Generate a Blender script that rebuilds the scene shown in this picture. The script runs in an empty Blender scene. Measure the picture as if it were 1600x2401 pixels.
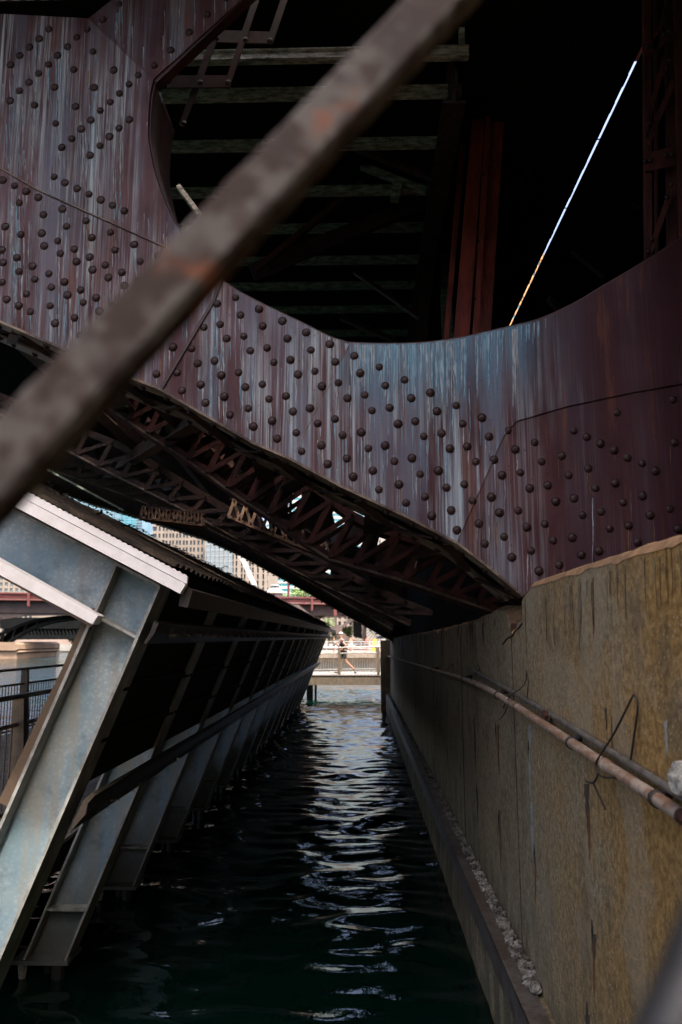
import bpy, math, random
from mathutils import Vector, Matrix, noise
random.seed(7)
R = math.radians
SC = bpy.context.scene
COL = SC.collection

# ------------------------------------------------------------------ camera
FPX, VX, VY = 1800.0, 847.0, 1495.0          # focal length and vanishing point of the canal, in photo pixels
PITCH = math.atan((VY - 1200.5) / FPX)
YAW = math.atan((VX - 800.0) / FPX * math.cos(PITCH))
CAM = Vector((0, 0, 2.6))
cam = bpy.data.cameras.new('camera')
cam.sensor_fit = 'VERTICAL'; cam.sensor_height = 36.0; cam.sensor_width = 24.0
cam.lens = 36.0 * FPX / 2401.0
cam.clip_start = 0.02; cam.clip_end = 3000
cam.dof.use_dof = True; cam.dof.focus_distance = 6.0; cam.dof.aperture_fstop = 2.8
camo = bpy.data.objects.new('camera', cam); COL.objects.link(camo)
camo.location = CAM; camo.rotation_euler = (math.pi/2 + PITCH, 0, YAW)
SC.camera = camo
SC.render.resolution_x = 682; SC.render.resolution_y = 1024

# ------------------------------------------------------------------ light
SUN_TO = Vector((0.325, -0.40, 1.0)).normalized()     # direction towards the sun: high, behind and to the right
w = bpy.data.worlds.new('World'); SC.world = w; w.use_nodes = True
nt = w.node_tree; nt.nodes.clear()
sky = nt.nodes.new('ShaderNodeTexSky'); sky.sky_type = 'NISHITA'; sky.sun_disc = False
sky.sun_elevation = math.asin(SUN_TO.z); sky.sun_rotation = math.atan2(SUN_TO.x, SUN_TO.y)
sky.air_density = 0.6; sky.dust_density = 7.0; sky.ozone_density = 1.0
bg = nt.nodes.new('ShaderNodeBackground'); bg.inputs[1].default_value = 0.15
wo = nt.nodes.new('ShaderNodeOutputWorld')
nt.links.new(sky.outputs[0], bg.inputs[0]); nt.links.new(bg.outputs[0], wo.inputs[0])
sl = bpy.data.lights.new('sun', 'SUN'); sl.energy = 2.0; sl.angle = R(0.5); sl.color = (1.0, 0.93, 0.84)
so = bpy.data.objects.new('sun', sl); COL.objects.link(so)
so.rotation_euler = (-SUN_TO).to_track_quat('-Z', 'Y').to_euler(); so.location = (20, -20, 60)
SC.view_settings.view_transform = 'Standard'; SC.view_settings.look = 'None'
SC.view_settings.exposure = 2.35; SC.view_settings.gamma = 1.0; SC.view_settings.use_curve_mapping = False

SC.render.engine = 'CYCLES'
SC.cycles.max_bounces = 6; SC.cycles.diffuse_bounces = 3; SC.cycles.glossy_bounces = 3; SC.cycles.caustics_reflective = False; SC.cycles.caustics_refractive = False

# ------------------------------------------------------------------ measuring from the photograph
_f = Vector((-math.sin(YAW)*math.cos(PITCH), math.cos(YAW)*math.cos(PITCH), math.sin(PITCH)))
_r = Vector((math.cos(YAW), math.sin(YAW), 0)); _u = _r.cross(_f)
def ray(x, y): return _f + _r*((x-800.0)/FPX) + _u*((1200.5-y)/FPX)
def oY(x, y, Y): d = ray(x, y); return CAM + d*(Y/d.y)
def oX(x, y, X): d = ray(x, y); return CAM + d*(X/d.x)
def oZ(x, y, Z): d = ray(x, y); return CAM + d*((Z-CAM.z)/d.z)
def tr(pts, Y): return [oY(x, y, Y) for x, y in pts]

# ------------------------------------------------------------------ materials
class NG:
    def __init__(s, name):
        s.m = bpy.data.materials.new(name); s.m.use_nodes = True
        s.t = s.m.node_tree; s.b = s.t.nodes['Principled BSDF']
        s.tc = s.t.nodes.new('ShaderNodeTexCoord')
    def L(s, a, b): s.t.links.new(a, b)
    def coord(s, sc=(1, 1, 1), loc=(0, 0, 0)):
        n = s.t.nodes.new('ShaderNodeMapping'); n.inputs['Scale'].default_value = sc; n.inputs['Location'].default_value = loc
        s.L(s.tc.outputs['Object'], n.inputs['Vector']); return n.outputs[0]
    def noise(s, sc=(1, 1, 1), scale=1.0, det=4, rough=.55, loc=(0, 0, 0), dist=0):
        n = s.t.nodes.new('ShaderNodeTexNoise'); n.inputs['Scale'].default_value = scale
        n.inputs['Detail'].default_value = det; n.inputs['Roughness'].default_value = rough; n.inputs['Distortion'].default_value = dist
        s.L(s.coord(sc, loc), n.inputs['Vector']); return n.outputs['Fac']
    def voro(s, sc=(1, 1, 1), scale=1.0, feat='F1'):
        n = s.t.nodes.new('ShaderNodeTexVoronoi'); n.feature = feat; n.inputs['Scale'].default_value = scale
        s.L(s.coord(sc), n.inputs['Vector']); return n.outputs['Distance']
    def ramp(s, v, a, b, lo=0.0, hi=1.0):
        n = s.t.nodes.new('ShaderNodeMapRange'); n.interpolation_type = 'SMOOTHSTEP'
        n.inputs['From Min'].default_value = a; n.inputs['From Max'].default_value = b
        n.inputs['To Min'].default_value = lo; n.inputs['To Max'].default_value = hi
        s.L(v, n.inputs['Value']); return n.outputs[0]
    def mul(s, a, b, op='MULTIPLY'):
        n = s.t.nodes.new('ShaderNodeMath'); n.operation = op
        for i, v in enumerate((a, b)):
            if isinstance(v, (int, float)): n.inputs[i].default_value = v
            else: s.L(v, n.inputs[i])
        return n.outputs[0]
    def axis(s, k):
        n = s.t.nodes.new('ShaderNodeSeparateXYZ'); s.L(s.tc.outputs['Object'], n.inputs[0]); return n.outputs[k]
    def mix(s, fac, a, b):
        n = s.t.nodes.new('ShaderNodeMix'); n.data_type = 'RGBA'
        if isinstance(fac, (int, float)): n.inputs[0].default_value = fac
        else: s.L(fac, n.inputs[0])
        for k, v in ((6, a), (7, b)):
            if isinstance(v, tuple): n.inputs[k].default_value = (*v, 1)
            else: s.L(v, n.inputs[k])
        return n.outputs[2]
    def out(s, col=None, rough=.6, metal=0.0, bump=None, bstr=.3, bdist=.01, spec=.5, coat=0):
        if col is not None:
            if isinstance(col, tuple): s.b.inputs['Base Color'].default_value = (*col, 1)
            else: s.L(col, s.b.inputs['Base Color'])
        if isinstance(rough, (int, float)): s.b.inputs['Roughness'].default_value = rough
        else: s.L(rough, s.b.inputs['Roughness'])
        s.b.inputs['Metallic'].default_value = metal
        s.b.inputs['Specular IOR Level'].default_value = spec
        if bump is not None:
            n = s.t.nodes.new('ShaderNodeBump'); n.inputs['Strength'].default_value = bstr; n.inputs['Distance'].default_value = bdist
            s.L(bump, n.inputs['Height']); s.L(n.outputs[0], s.b.inputs['Normal'])
        return s.m
M = {}
def simple(name, c1, c2=None, scale=6, rough=.6, metal=0, bump=.15, sc=(1, 1, 1), spec=.4):
    g = NG(name); c2 = c2 or tuple(v*.65 for v in c1)
    n = g.noise(sc, scale, 5, .6); n2 = g.noise(sc, scale*6, 3, .6, (3, 5, 7))
    c = g.mix(g.ramp(g.mul(g.mul(n, .7), g.mul(n2, .3), 'ADD'), .38, .62), c2, c1)
    M[name] = g.out(c, rough, metal, n2, bump, .01, spec); return M[name]

def plate_mat(name, limey, chalk=1.0):
    g = NG(name)
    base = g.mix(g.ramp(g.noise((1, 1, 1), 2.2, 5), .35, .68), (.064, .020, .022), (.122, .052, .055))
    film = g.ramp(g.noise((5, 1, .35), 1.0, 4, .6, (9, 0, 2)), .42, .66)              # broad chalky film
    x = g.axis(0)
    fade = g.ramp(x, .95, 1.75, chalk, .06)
    base = g.mix(g.ramp(x, .9, 1.7, 0.0, .75), base, (.052, .016, .019))  # base darkened towards the right: the shade there is painted in
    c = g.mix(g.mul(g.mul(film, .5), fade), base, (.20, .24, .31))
    s1 = g.ramp(g.noise((38, 1, .55), 1.0, 5, .62, (1, 0, 4), .12), .47, .61)
    s2 = g.ramp(g.noise((95, 1, 1.3), 1.0, 3, .6, (4, 0, 1), .1), .47, .64)
    grp = g.ramp(g.noise((3.2, 1, .55), 1.0, 4, .6, (2, 0, 8)), .36, .62)
    st = g.mul(g.mul(g.mul(s1, .6), g.mul(s2, .5), 'ADD'), g.mul(g.mul(grp, fade), .95))
    c = g.mix(st, c, (.50, .56, .58))
    if limey:
        z = g.axis(2)
        lip = g.mul(g.ramp(z, 4.02, 4.80), g.mul(g.ramp(x, -.5, .0), g.ramp(x, 1.45, .9), 'MULTIPLY'))
        run = g.ramp(g.noise((16, 1, .4), 1.0, 5, .62, (6, 0, 3), .1), .40, .62)
        c = g.mix(lip, c, c)
        c = g.mix(g.mul(g.mul(lip, g.ramp(run, 0, 1, .35, 1.0)), .9), c, (.14, .33, .45))
    rust = g.mul(g.ramp(g.noise((11, 1, .9), 1.0, 5, .65, (12, 0, 6)), .56, .70), .6)
    c = g.mix(rust, c, (.17, .062, .032))
    chip = g.mul(g.ramp(g.noise((1, 1, 1), 34, 6, .7, (2, 8, 1)), .63, .68), .7); c = g.mix(chip, c, (.050, .020, .018))
    pits = g.noise((1, 1, 1), 60, 4, .65)
    M[name] = g.out(c, g.ramp(pits, .3, .7, .36, .6), 0, pits, .3, .006, .2)
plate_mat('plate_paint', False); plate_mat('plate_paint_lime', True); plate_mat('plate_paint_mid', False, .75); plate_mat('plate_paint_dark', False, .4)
simple('dull_red_steel', (.13, .036, .028), (.055, .02, .016), 4, .5, 0, .2, (2, 2, .5), .4)
simple('maroon', (.062, .021, .018), (.028, .012, .010), 5, .5, 0, .25, (1, 1, .5), .5)
simple('red_steel', (.58, .09, .052), (.28, .05, .03), 4, .45, 0, .2, (2, 2, .5), .5)
simple('rivet_paint', (.044, .016, .014), (.017, .007, .006), 26, .38, 0, .35, (1, 1, 1), .35)
simple('soffit_steel', (.075, .034, .022), (.024, .012, .009), 7, .6, 0, .4)
simple('worn_lit_flange', (.30, .22, .15), (.05, .028, .02), 3.0, .55, 0, .4)  # worn steel, tone brightened to paint in lit edges
simple('stringer', (.75, .69, .60), (.20, .165, .13), 3, .7, 0, .3, (2, 6, 6))
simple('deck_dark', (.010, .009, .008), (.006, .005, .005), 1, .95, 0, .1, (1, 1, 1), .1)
simple('green_plate', (.24, .28, .21), (.15, .18, .14), 5, .5)
simple('strut_tan', (.22, .13, .075), (.09, .045, .03), 5, .6)
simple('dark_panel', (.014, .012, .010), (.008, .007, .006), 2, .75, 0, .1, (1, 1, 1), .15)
simple('dark_rail', (.042, .032, .024), (.02, .016, .013), 6, .5, .2, .2)
simple('galv_edge', (.40, .39, .35), (.22, .20, .17), 14, .5, .2, .2)
simple('white_trim', (.80, .76, .74), (.70, .66, .63), 5, .45, 0, .05)
simple('bronze', (.13, .088, .058), (.09, .062, .042), 3, .4, .3, .05)
simple('roof_steel', (.055, .038, .025), (.012, .010, .008), 9, .85, 0, .6, (1, 1, 1), .2)
simple('walk_deck', (.30, .25, .20), (.17, .14, .115), 3, .75)
simple('rail_paint', (.22, .18, .135), (.15, .12, .09), 8, .4, .4, .08)
simple('gravel', (.32, .29, .24), (.045, .036, .028), 14, .9)
simple('pale_stone', (.62, .58, .5), (.26, .235, .2), 55, .9, 0, 1.0)
simple('leaf_litter', (.10, .035, .02), (.05, .022, .015), 20, .8)
simple('wire', (.035, .026, .02), (.02, .016, .013), 20, .6)
simple('ledge_steel', (.13, .115, .10), (.075, .05, .035), 5, .5, .2, .3)
simple('conduit_grey', (.17, .15, .125), (.09, .075, .06), 14, .6, .2, .2)
simple('stain_dark', (.085, .062, .038), (.05, .037, .024), 30, .9, 0, .2)
simple('stain_rust', (.20, .088, .032), (.11, .05, .022), 30, .9, 0, .2)
simple('stain_pale', (.33, .33, .29), (.22, .21, .175), 30, .9, 0, .2)
simple('grey_plank', (.27, .245, .22), (.21, .19, .17), 6, .8)
simple('timber', (.28, .225, .17), (.18, .14, .105), 4, .85)
simple('black_rail', (.018, .017, .016), None, 6, .5)
simple('conc_end', (.36, .20, .095), (.20, .115, .06), 9, .95, 0, .6)

g = NG('rusty_bar')
n = g.noise((1, 1, 1), 30, 5, .6); n2 = g.noise((1, 1, 1), 9, 4, .6, (4, 2, 1)); n3 = g.noise((1, 1, 1), 17, 3, .5, (8, 3, 2))
c = g.mix(g.ramp(n, .44, .56), (.088, .075, .066), (.032, .019, .014))
c = g.mix(g.mul(g.ramp(n3, .50, .66), .55), c, (.026, .017, .014))
c = g.mix(g.mul(g.ramp(n2, .60, .70), .7), c, (.17, .050, .016))
M['rusty_bar'] = g.out(c, .8, 0, n, .8, .004, .2)

g = NG('galvanised')
v = g.voro((1, 1, 1), 42); n = g.noise((1, 1, 1), 2.2, 5); n3 = g.noise((9, 9, .8), 1.0, 4, .6, (1, 1, 1))
n5 = g.noise((2.2, 2.2, .45), 1.0, 4, .6, (3, 9, 4))
c = g.mix(g.ramp(n, .36, .64), (.21, .30, .34), (.42, .455, .445))
c = g.mix(g.mul(g.ramp(n5, .45, .65), .5), c, (.14, .225, .27))
c = g.mix(g.mul(g.ramp(v, .15, .6), .4), c, (.15, .215, .25))
c = g.mix(g.mul(g.ramp(n3, .46, .66), .6), c, (.29, .25, .18))
n6 = g.noise((1, 1, 1), 6.5, 6, .7, (1, 5, 9)); c = g.mix(g.mul(g.ramp(n6, .52, .66), .5), c, (.11, .15, .165))
n4 = g.noise((1, 1, .35), 14, 3, .5, (7, 7, 7)); c = g.mix(g.mul(g.ramp(n4, .70, .76), .8), c, (.18, .11, .06))
wl = g.mul(g.ramp(g.mul(g.axis(2), g.mul(n6, .5), 'ADD'), 1.15, .45), .75); c = g.mix(wl, c, (.085, .075, .055))
M['galvanised'] = g.out(c, g.ramp(n, .3, .7, .42, .6), .35, v, .12, .004)

simple('galv_flange', (.33, .33, .30), (.17, .165, .145), 7, .55, .2, .25, (1, 1, .6))
g = NG('pipe_rust')
n = g.noise((3, 1, 3), 7, 5, .6); n2 = g.noise((1, 1, 1), 22, 4, .6)
c = g.mix(g.ramp(n, .40, .62), (.33, .26, .20), (.22, .12, .07)); c = g.mix(g.mul(g.ramp(n2, .55, .68), .7), c, (.13, .055, .028))
M['pipe_rust'] = g.out(c, .75, .1, n2, .5, .004)

def conc_mat(name, ochre_shift):
    g = NG(name); y = g.axis(1)
    big = g.noise((1, .8, .8), 1.3, 5, .6); st = g.noise((1, 4.5, .28), 1.0, 5, .62, (3, 1, 2)); fine = g.noise((28, 28, 26), 1.0, 6, .75)
    grey = g.mix(g.ramp(fine, .35, .66), (.175, .142, .090), (.36, .30, .195))
    och = g.mix(g.ramp(fine, .35, .66), (.19, .098, .026), (.46, .27, .088))
    oc = g.mul(g.ramp(g.mul(big, g.mul(st, .3), 'ADD'), .44, .68), g.ramp(y, 2.4+ochre_shift, 5.6+ochre_shift, 1.0, .15))
    c = g.mix(oc, grey, och)
    c = g.mix(g.mul(g.ramp(st, .54, .74), .22), c, (.085, .058, .034))
    blot = g.ramp(g.noise((1, 1.1, .9), 2.7, 6, .65, (4, 4, 8)), .50, .66); c = g.mix(g.mul(blot, .5), c, (.10, .075, .046))
    pat = g.ramp(g.noise((1, 1.3, .8), 1.1, 4, .6, (14, 3, 2)), .52, .62); c = g.mix(g.mul(pat, .4), c, (.33, .285, .20))
    spk = g.ramp(g.voro((58, 56, 40), 1.0), .34, .08); spm = g.ramp(g.noise((1, 1.6, 1.2), 1.6, 4, .6, (5, 5, 1)), .40, .60)
    c = g.mix(g.mul(g.mul(spk, spm), .7), c, g.mix(g.ramp(g.noise((9, 9, 9), 1.0, 2), .4, .6), (.62, .50, .30), (.50, .30, .10)))
    alg = g.mul(g.ramp(g.axis(2), 1.15, .35), g.ramp(g.noise((1, 3, 1.2), 1.6, 4, .6, (2, 2, 9)), .35, .6)); c = g.mix(g.mul(alg, .7), c, (.055, .055, .034))
    rs = g.ramp(g.noise((1, 9, .35), 1.0, 4, .6, (8, 2, 3)), .62, .72)
    c = g.mix(g.mul(rs, .3), c, (.17, .075, .03))
    lm = g.ramp(g.noise((1, 13, .4), 1.0, 4, .6, (1, 7, 5)), .68, .76); c = g.mix(g.mul(lm, .22), c, (.33, .34, .31))
    M[name] = g.out(c, .88, 0, g.mul(fine, spk, 'ADD'), .55, .008, .3)
conc_mat('concrete', 0); conc_mat('concrete_far', 0)

def water_mat(name, sx, amp, col, far):
    g = NG(name)
    a = g.noise((1.0, .55 if far else 1.0, 1), sx, 3, .5, (0, 0, 0), .4); b = g.noise((1.4, .8, 1), sx*3.4, 3, .55, (5, 3, 1), .5)
    h = g.mul(a, g.mul(b, .28), 'ADD')
    M[name] = g.out(col, .035, 0, h, 1.0, amp, .5); g.b.inputs['IOR'].default_value = 1.333
water_mat('canal_water', 6.0, .0035, (.0004, .0065, .0044), False)
water_mat('river_water', .9, .45, (.0015, .011, .0085), True)

# ------------------------------------------------------------------ mesh helpers
def link(o): COL.objects.link(o); return o
class MB:
    def __init__(s): s.v = []; s.f = []
    def add(s, vs, fs):
        k = len(s.v); s.v += [tuple(v) for v in vs]; s.f += [tuple(i+k for i in f) for f in fs]; return s
    def box(s, a, b):
        x0, y0, z0 = [min(a[i], b[i]) for i in range(3)]; x1, y1, z1 = [max(a[i], b[i]) for i in range(3)]
        return s.add([(x0,y0,z0),(x1,y0,z0),(x1,y1,z0),(x0,y1,z0),(x0,y0,z1),(x1,y0,z1),(x1,y1,z1),(x0,y1,z1)],
                     [(3,2,1,0),(4,5,6,7),(0,1,5,4),(1,2,6,5),(2,3,7,6),(3,0,4,7)])
    def beam(s, p, q, w, h, up=(0, 0, 1)):
        p = Vector(p); q = Vector(q); d = (q-p).normalized(); u = Vector(up)
        sd = d.cross(u)
        if sd.length < 1e-4: sd = d.cross(Vector((1, 0, 0)))
        sd.normalize(); u = sd.cross(d).normalized()
        a = sd*w/2; b = u*h/2
        vs = [p-a-b, p+a-b, p+a+b, p-a+b, q-a-b, q+a-b, q+a+b, q-a+b]
        return s.add(vs, [(3,2,1,0),(4,5,6,7),(0,1,5,4),(1,2,6,5),(2,3,7,6),(3,0,4,7)])
    def prism(s, pts, off):
        pts = [Vector(p) for p in pts]; off = Vector(off); n = len(pts)
        return s.add(pts+[p+off for p in pts], [tuple(range(n)), tuple(range(2*n-1, n-1, -1))] + [(i, i+n, (i+1) % n+n, (i+1) % n) for i in range(n)])
    def strip(s, pts, y0, y1, t):            # a plate bent along a line of points (X,Z), spanning y0..y1, thickness t
        n = len(pts); nr = []
        for i in range(n):
            a = pts[max(i-1, 0)]; b = pts[min(i+1, n-1)]; d = Vector((b[0]-a[0], 0, b[2]-a[2])).normalized(); nr.append(Vector((-d.z, 0, d.x)))
        vs = []
        for i, p in enumerate(pts):
            p = Vector(p); q = p+nr[i]*t
            vs += [(p.x, y0, p.z), (p.x, y1, p.z), (q.x, y1, q.z), (q.x, y0, q.z)]
        fs = [(0, 1, 2, 3), (4*n-1, 4*n-2, 4*n-3, 4*n-4)]
        for i in range(n-1):
            for k in range(4): fs.append((4*i+k, 4*i+4+k, 4*i+4+(k+1) % 4, 4*i+(k+1) % 4))
        return s.add(vs, fs)
    def tube(s, pts, r, n=8, cap=True):
        pts = [Vector(p) for p in pts]; vs = []; fs = []; ref = None
        for i, p in enumerate(pts):
            d = (pts[min(i+1, len(pts)-1)]-pts[max(i-1, 0)]).normalized()
            if ref is None: ref = d.orthogonal().normalized()
            ref = (ref-d*ref.dot(d)).normalized(); b = d.cross(ref)
            rr = r[i] if isinstance(r, (list, tuple)) else r
            for k in range(n):
                a = 2*math.pi*k/n; vs.append(p+(ref*math.cos(a)+b*math.sin(a))*rr)
        for i in range(len(pts)-1):
            for k in range(n): fs.append((i*n+k, i*n+(k+1) % n, (i+1)*n+(k+1) % n, (i+1)*n+k))
        if cap: fs += [tuple(range(n-1, -1, -1)), tuple(range((len(pts)-1)*n, len(pts)*n))]
        return s.add(vs, fs)
    def mesh(s, name, mat, smooth=False):
        me = bpy.data.meshes.new(name); me.from_pydata(s.v, [], s.f); me.update()
        if smooth:
            for p in me.polygons: p.use_smooth = True
        me.materials.append(M[mat] if isinstance(mat, str) else mat); return me
    def build(s, name, mat, parent=None, smooth=False, loc=None, recalc=True):
        me = s.mesh(name, mat, smooth)
        if recalc:
            import bmesh
            bm = bmesh.new(); bm.from_mesh(me); bmesh.ops.recalc_face_normals(bm, faces=bm.faces); bm.to_mesh(me); bm.free()
        return inst(name, me, parent, loc)
def inst(name, me, parent=None, loc=None, rot=None, scale=None):
    o = bpy.data.objects.new(name, me); link(o)
    if loc is not None: o.location = loc
    if rot is not None: o.rotation_euler = rot
    if scale is not None: o.scale = scale
    if parent is not None: adopt(o, parent)
    return o
def adopt(o, parent):
    o.parent = parent
    if parent.type == 'EMPTY': o.matrix_parent_inverse = Matrix.Translation(-parent.location)
def tag(o, label, cat, group=None, kind=None):
    if label: o['label'] = label
    if cat: o['category'] = cat
    if group: o['group'] = group
    if kind: o['kind'] = kind
    return o
def thing(name, loc, label, cat, group=None):
    o = bpy.data.objects.new(name, None); link(o); o.location = loc; o.empty_display_size = .2
    return tag(o, label, cat, group)
def struct(o): o['kind'] = 'structure'; return o
def lerp(a, b, t): return a+(b-a)*t
def along(pts, t):                           # point at fraction t of a polyline
    ls = [(Vector(pts[i+1])-Vector(pts[i])).length for i in range(len(pts)-1)]; s = t*sum(ls)
    for i, l in enumerate(ls):
        if s <= l or i == len(ls)-1: return Vector(pts[i]).lerp(Vector(pts[i+1]), min(s/l, 1))
        s -= l
def resample(pts, n): return [along(pts, i/(n-1)) for i in range(n)]
def smoothpts(pts, n):                       # Catmull-Rom through the points
    P = [Vector(p) for p in pts]; P = [P[0]*2-P[1]]+P+[P[-1]*2-P[-2]]; out = []
    for i in range(1, len(P)-2):
        for k in range(n):
            t = k/n; a, b, c, d = P[i-1], P[i], P[i+1], P[i+2]
            out.append(.5*((2*b)+(c-a)*t+(2*a-5*b+4*c-d)*t*t+(3*b-a-3*c+d)*t**3))
    return out+[P[-2]]
def dome(r, h, seg=10, rings=4):             # a rivet head: dome facing -Y
    m = MB(); vs = []; fs = []
    for i in range(rings):
        a = math.pi/2*i/rings
        for k in range(seg): t = 2*math.pi*k/seg; vs.append((r*math.cos(a)*math.cos(t), -h*math.sin(a), r*math.cos(a)*math.sin(t)))
    vs.append((0, -h, 0))
    for i in range(rings-1):
        for k in range(seg): fs.append((i*seg+k, i*seg+(k+1) % seg, (i+1)*seg+(k+1) % seg, (i+1)*seg+k))
    for k in range(seg): fs.append(((rings-1)*seg+k, (rings-1)*seg+(k+1) % seg, rings*seg))
    return m.add(vs, fs)
# ================================================================== WATER
def canal():
    me_v = []; fs = []; nx, ny = 66, 560; x0, x1, y0, y1 = -3.3, 1.0, 1.5, 40.0
    for j in range(ny+1):
        t = j/ny; y = y0+(y1-y0)*t**1.45
        for i in range(nx+1):
            x = x0+(x1-x0)*i/nx
            h = noise.noise((x*1.3, y*1.5, 0))*.034+noise.noise((x*2.2+5, y*3.9, 2))*.028+noise.noise((x*5, y*9.0, 7))*.0040
            me_v.append((x, y, h*min(1.15, .95+y/60)))
    for j in range(ny):
        for i in range(nx):
            a = j*(nx+1)+i; fs.append((a, a+1, a+nx+2, a+nx+1))
    m = MB(); m.v = me_v; m.f = fs
    struct(m.build('canal_water', 'canal_water', None, True, recalc=False))
canal()
m = MB(); m.add([(-900, -300, -.09), (900, -300, -.09), (900, 1500, -.09), (-900, 1500, -.09)], [(0, 1, 2, 3)])
struct(m.build('river_water', 'river_water', recalc=False))

# ================================================================== DOCK WALL (right)
WX = 1.06; BX = 1.035; BY = 5.06
def wall():
    root = thing('dock_wall', (WX+.3, 12, 0), 'long stained concrete dock wall running along the right side of the canal', 'wall')
    # far length: broken, chipped top
    tops = [(2.80, 5.0), (2.80, 5.55), (2.83, 5.75), (2.84, 6.1), (2.81, 6.6), (2.79, 7.3), (2.76, 8.3), (2.73, 10), (2.70, 13), (2.66, 18), (2.62, 24), (2.60, 28.6)]
    rr = random.Random(3)
    ys = []
    y = 5.0
    while y < 28.6: ys.append(y); y += .05+.05*(y-5)/6
    ys.append(28.6)
    def topz(y):
        for i in range(len(tops)-1):
            if y <= tops[i+1][1]:
                t = (y-tops[i][1])/(tops[i+1][1]-tops[i][1]); return tops[i][0]+(tops[i+1][0]-tops[i][0])*t
        return tops[-1][0]
    chips = [(5.35, 5.62, .09)]
    v = []; f = []; n = len(ys)
    for y in ys:
        ch = .024+.05*max(0, noise.noise((y*1.9, 3, 1)))+.014*noise.noise((y*7, 1, 1))
        if 5.35 < y < 5.62: ch += .05
        zt = topz(y)+.014*noise.noise((y*3, 0, 5)); zb = zt+.01
        if y < 5.5: zt -= .07; zb -= .07
        v += [(WX+.004*noise.noise((y*2, 0, 0)), y, -1), (WX, y, zt-ch*1.3), (WX+.035+ch*1.6, y, zt), (WX+.34+.05*noise.noise((y*2.3, 9, 1)), y, zb+.02*noise.noise((y*4, 4, 4))), (WX+.36, y, -1)]
    for i in range(n-1):
        for k in range(4): f.append((5*i+k, 5*i+k+1, 5*i+5+k+1, 5*i+5+k))
    f += [(4, 3, 2, 1, 0), tuple(5*(n-1)+k for k in range(5))]
    m = MB(); m.add(v, f); far = m.build('wall_length', 'concrete_far', root)
    # rubbed bright break faces along the top
    m = MB(); vv = []; ff = []
    for i, y in enumerate(ys):
        b = v[5*i+1]; c = v[5*i+2]; d = v[5*i+3]
        vv += [(b[0]+.004, y, b[2]+.006), (c[0]+.01, y, c[2]+.006), (d[0]-.03, y, d[2]+.006)]
    for i in range(n-1):
        if noise.noise((ys[i]*1.1, 6, 2)) > -.28:
            for k in range(2): ff.append((3*i+k, 3*i+k+1, 3*i+4+k, 3*i+3+k))
    m.add(vv, ff); o = m.build('broken_top', 'conc_end', far, recalc=False); o['label'] = 'raw orange-brown broken concrete along the wall top'
    # near tall block with rounded far end
    m = MB()
    ysn = [BY-.02, BY-.05, BY-.10, BY-.17, BY-.26, BY-.36]+[BY-.42-.055*i for i in range(104)]
    vs = []; fs = []; edge_pts = []
    for y in ysn:
        e = BY-y
        dz = -.10*max(0, 1-e/.45)**2
        zt = 2.945+dz+.008*noise.noise((y*6, 2, 2))
        ox = .035*max(0, 1-e/.07)**2+.004*noise.noise((y*3, 1, 1))
        c1 = .012+.008*noise.noise((y*9, 4, 0))
        c1 = .045+.018*noise.noise((y*5, 4, 0))+.008*noise.noise((y*17, 2, 0)); edge_pts.append((Vector((BX+ox-.003, y, zt-c1+.002)), Vector((BX+ox+.018, y, zt-c1*.36+.003)), Vector((BX+ox+.06, y, zt+.004))))
        vs += [(BX+ox, y, -1), (BX+ox, y, zt-c1), (BX+ox+.022, y, zt-c1*.36), (BX+ox+.06, y, zt), (BX+.8, y, zt+.02), (BX+.8, y, -1)]
    n2 = len(ysn)
    for i in range(n2-1):
        for k in range(5): fs.append((6*i+k, 6*i+k+1, 6*i+7+k, 6*i+6+k))
    fs += [tuple(range(5, -1, -1)), tuple(6*(n2-1)+k for k in range(6))]
    m.add(vs, fs); blk = m.build('wall_block', 'concrete', root); blk['label'] = 'taller ochre-stained near block of the dock wall with rounded end'
    m = MB(); m.add([p for e in edge_pts for p in e], [(3*i+k, 3*i+k+1, 3*i+4+k, 3*i+3+k) for i in range(len(edge_pts)-1) for k in range(2)]); m.build('worn_edge', 'conc_end', blk, recalc=False)
    # recessed vertical joint, cracks and form-tie holes (dark drilled pockets with lips)
    m = MB(); m.box((WX-.004, 5.50, .60), (WX+.05, 5.508, 2.70)); m.build('joint_filler', 'leaf_litter', far)
    for yj in (8.3, 11.6, 15.4, 19.6): m = MB(); m.box((WX-.005, yj, .60), (WX+.05, yj+.012, 2.62)); m.build('joint_filler', 'wire', far)
    hole = MB()
    hole.add([(0, -.010, 0), (0, .010, 0), (0, .016, -.05), (0, .006, -.14), (0, -.006, -.14), (0, -.016, -.05), (-.006, 0, -.05)], [(0, 1, 6), (1, 2, 6), (2, 3, 6), (3, 4, 6), (4, 5, 6), (5, 0, 6)])
    hm = hole.mesh('tie_hole', 'wire')
    for (px, py, s) in [(1240, 1755, 1.1), (1254, 2000, 1.1), (1390, 2185, 1.0), (1378, 2375, 1.0), (1163, 1707, 1.3), (1170, 1915, 1.3), (1112, 1685, 1.5), (1118, 1845, 1.4), (1050, 1760, 1.6), (1076, 1650, 1.6), (1048, 1650, 1.7), (1025, 1640, 1.8), (1080, 1800, 1.2), (990, 1620, 2)]:
        p = oX(px, py, BX if px > 1170 else WX); inst('tie_hole', hm, blk if px > 1170 else far, (p.x-.001, p.y, p.z+.05), None, (1, s, s))
    rr = random.Random(31); W = {'stain_dark': MB(), 'stain_rust': MB(), 'stain_pale': MB()}
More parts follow.
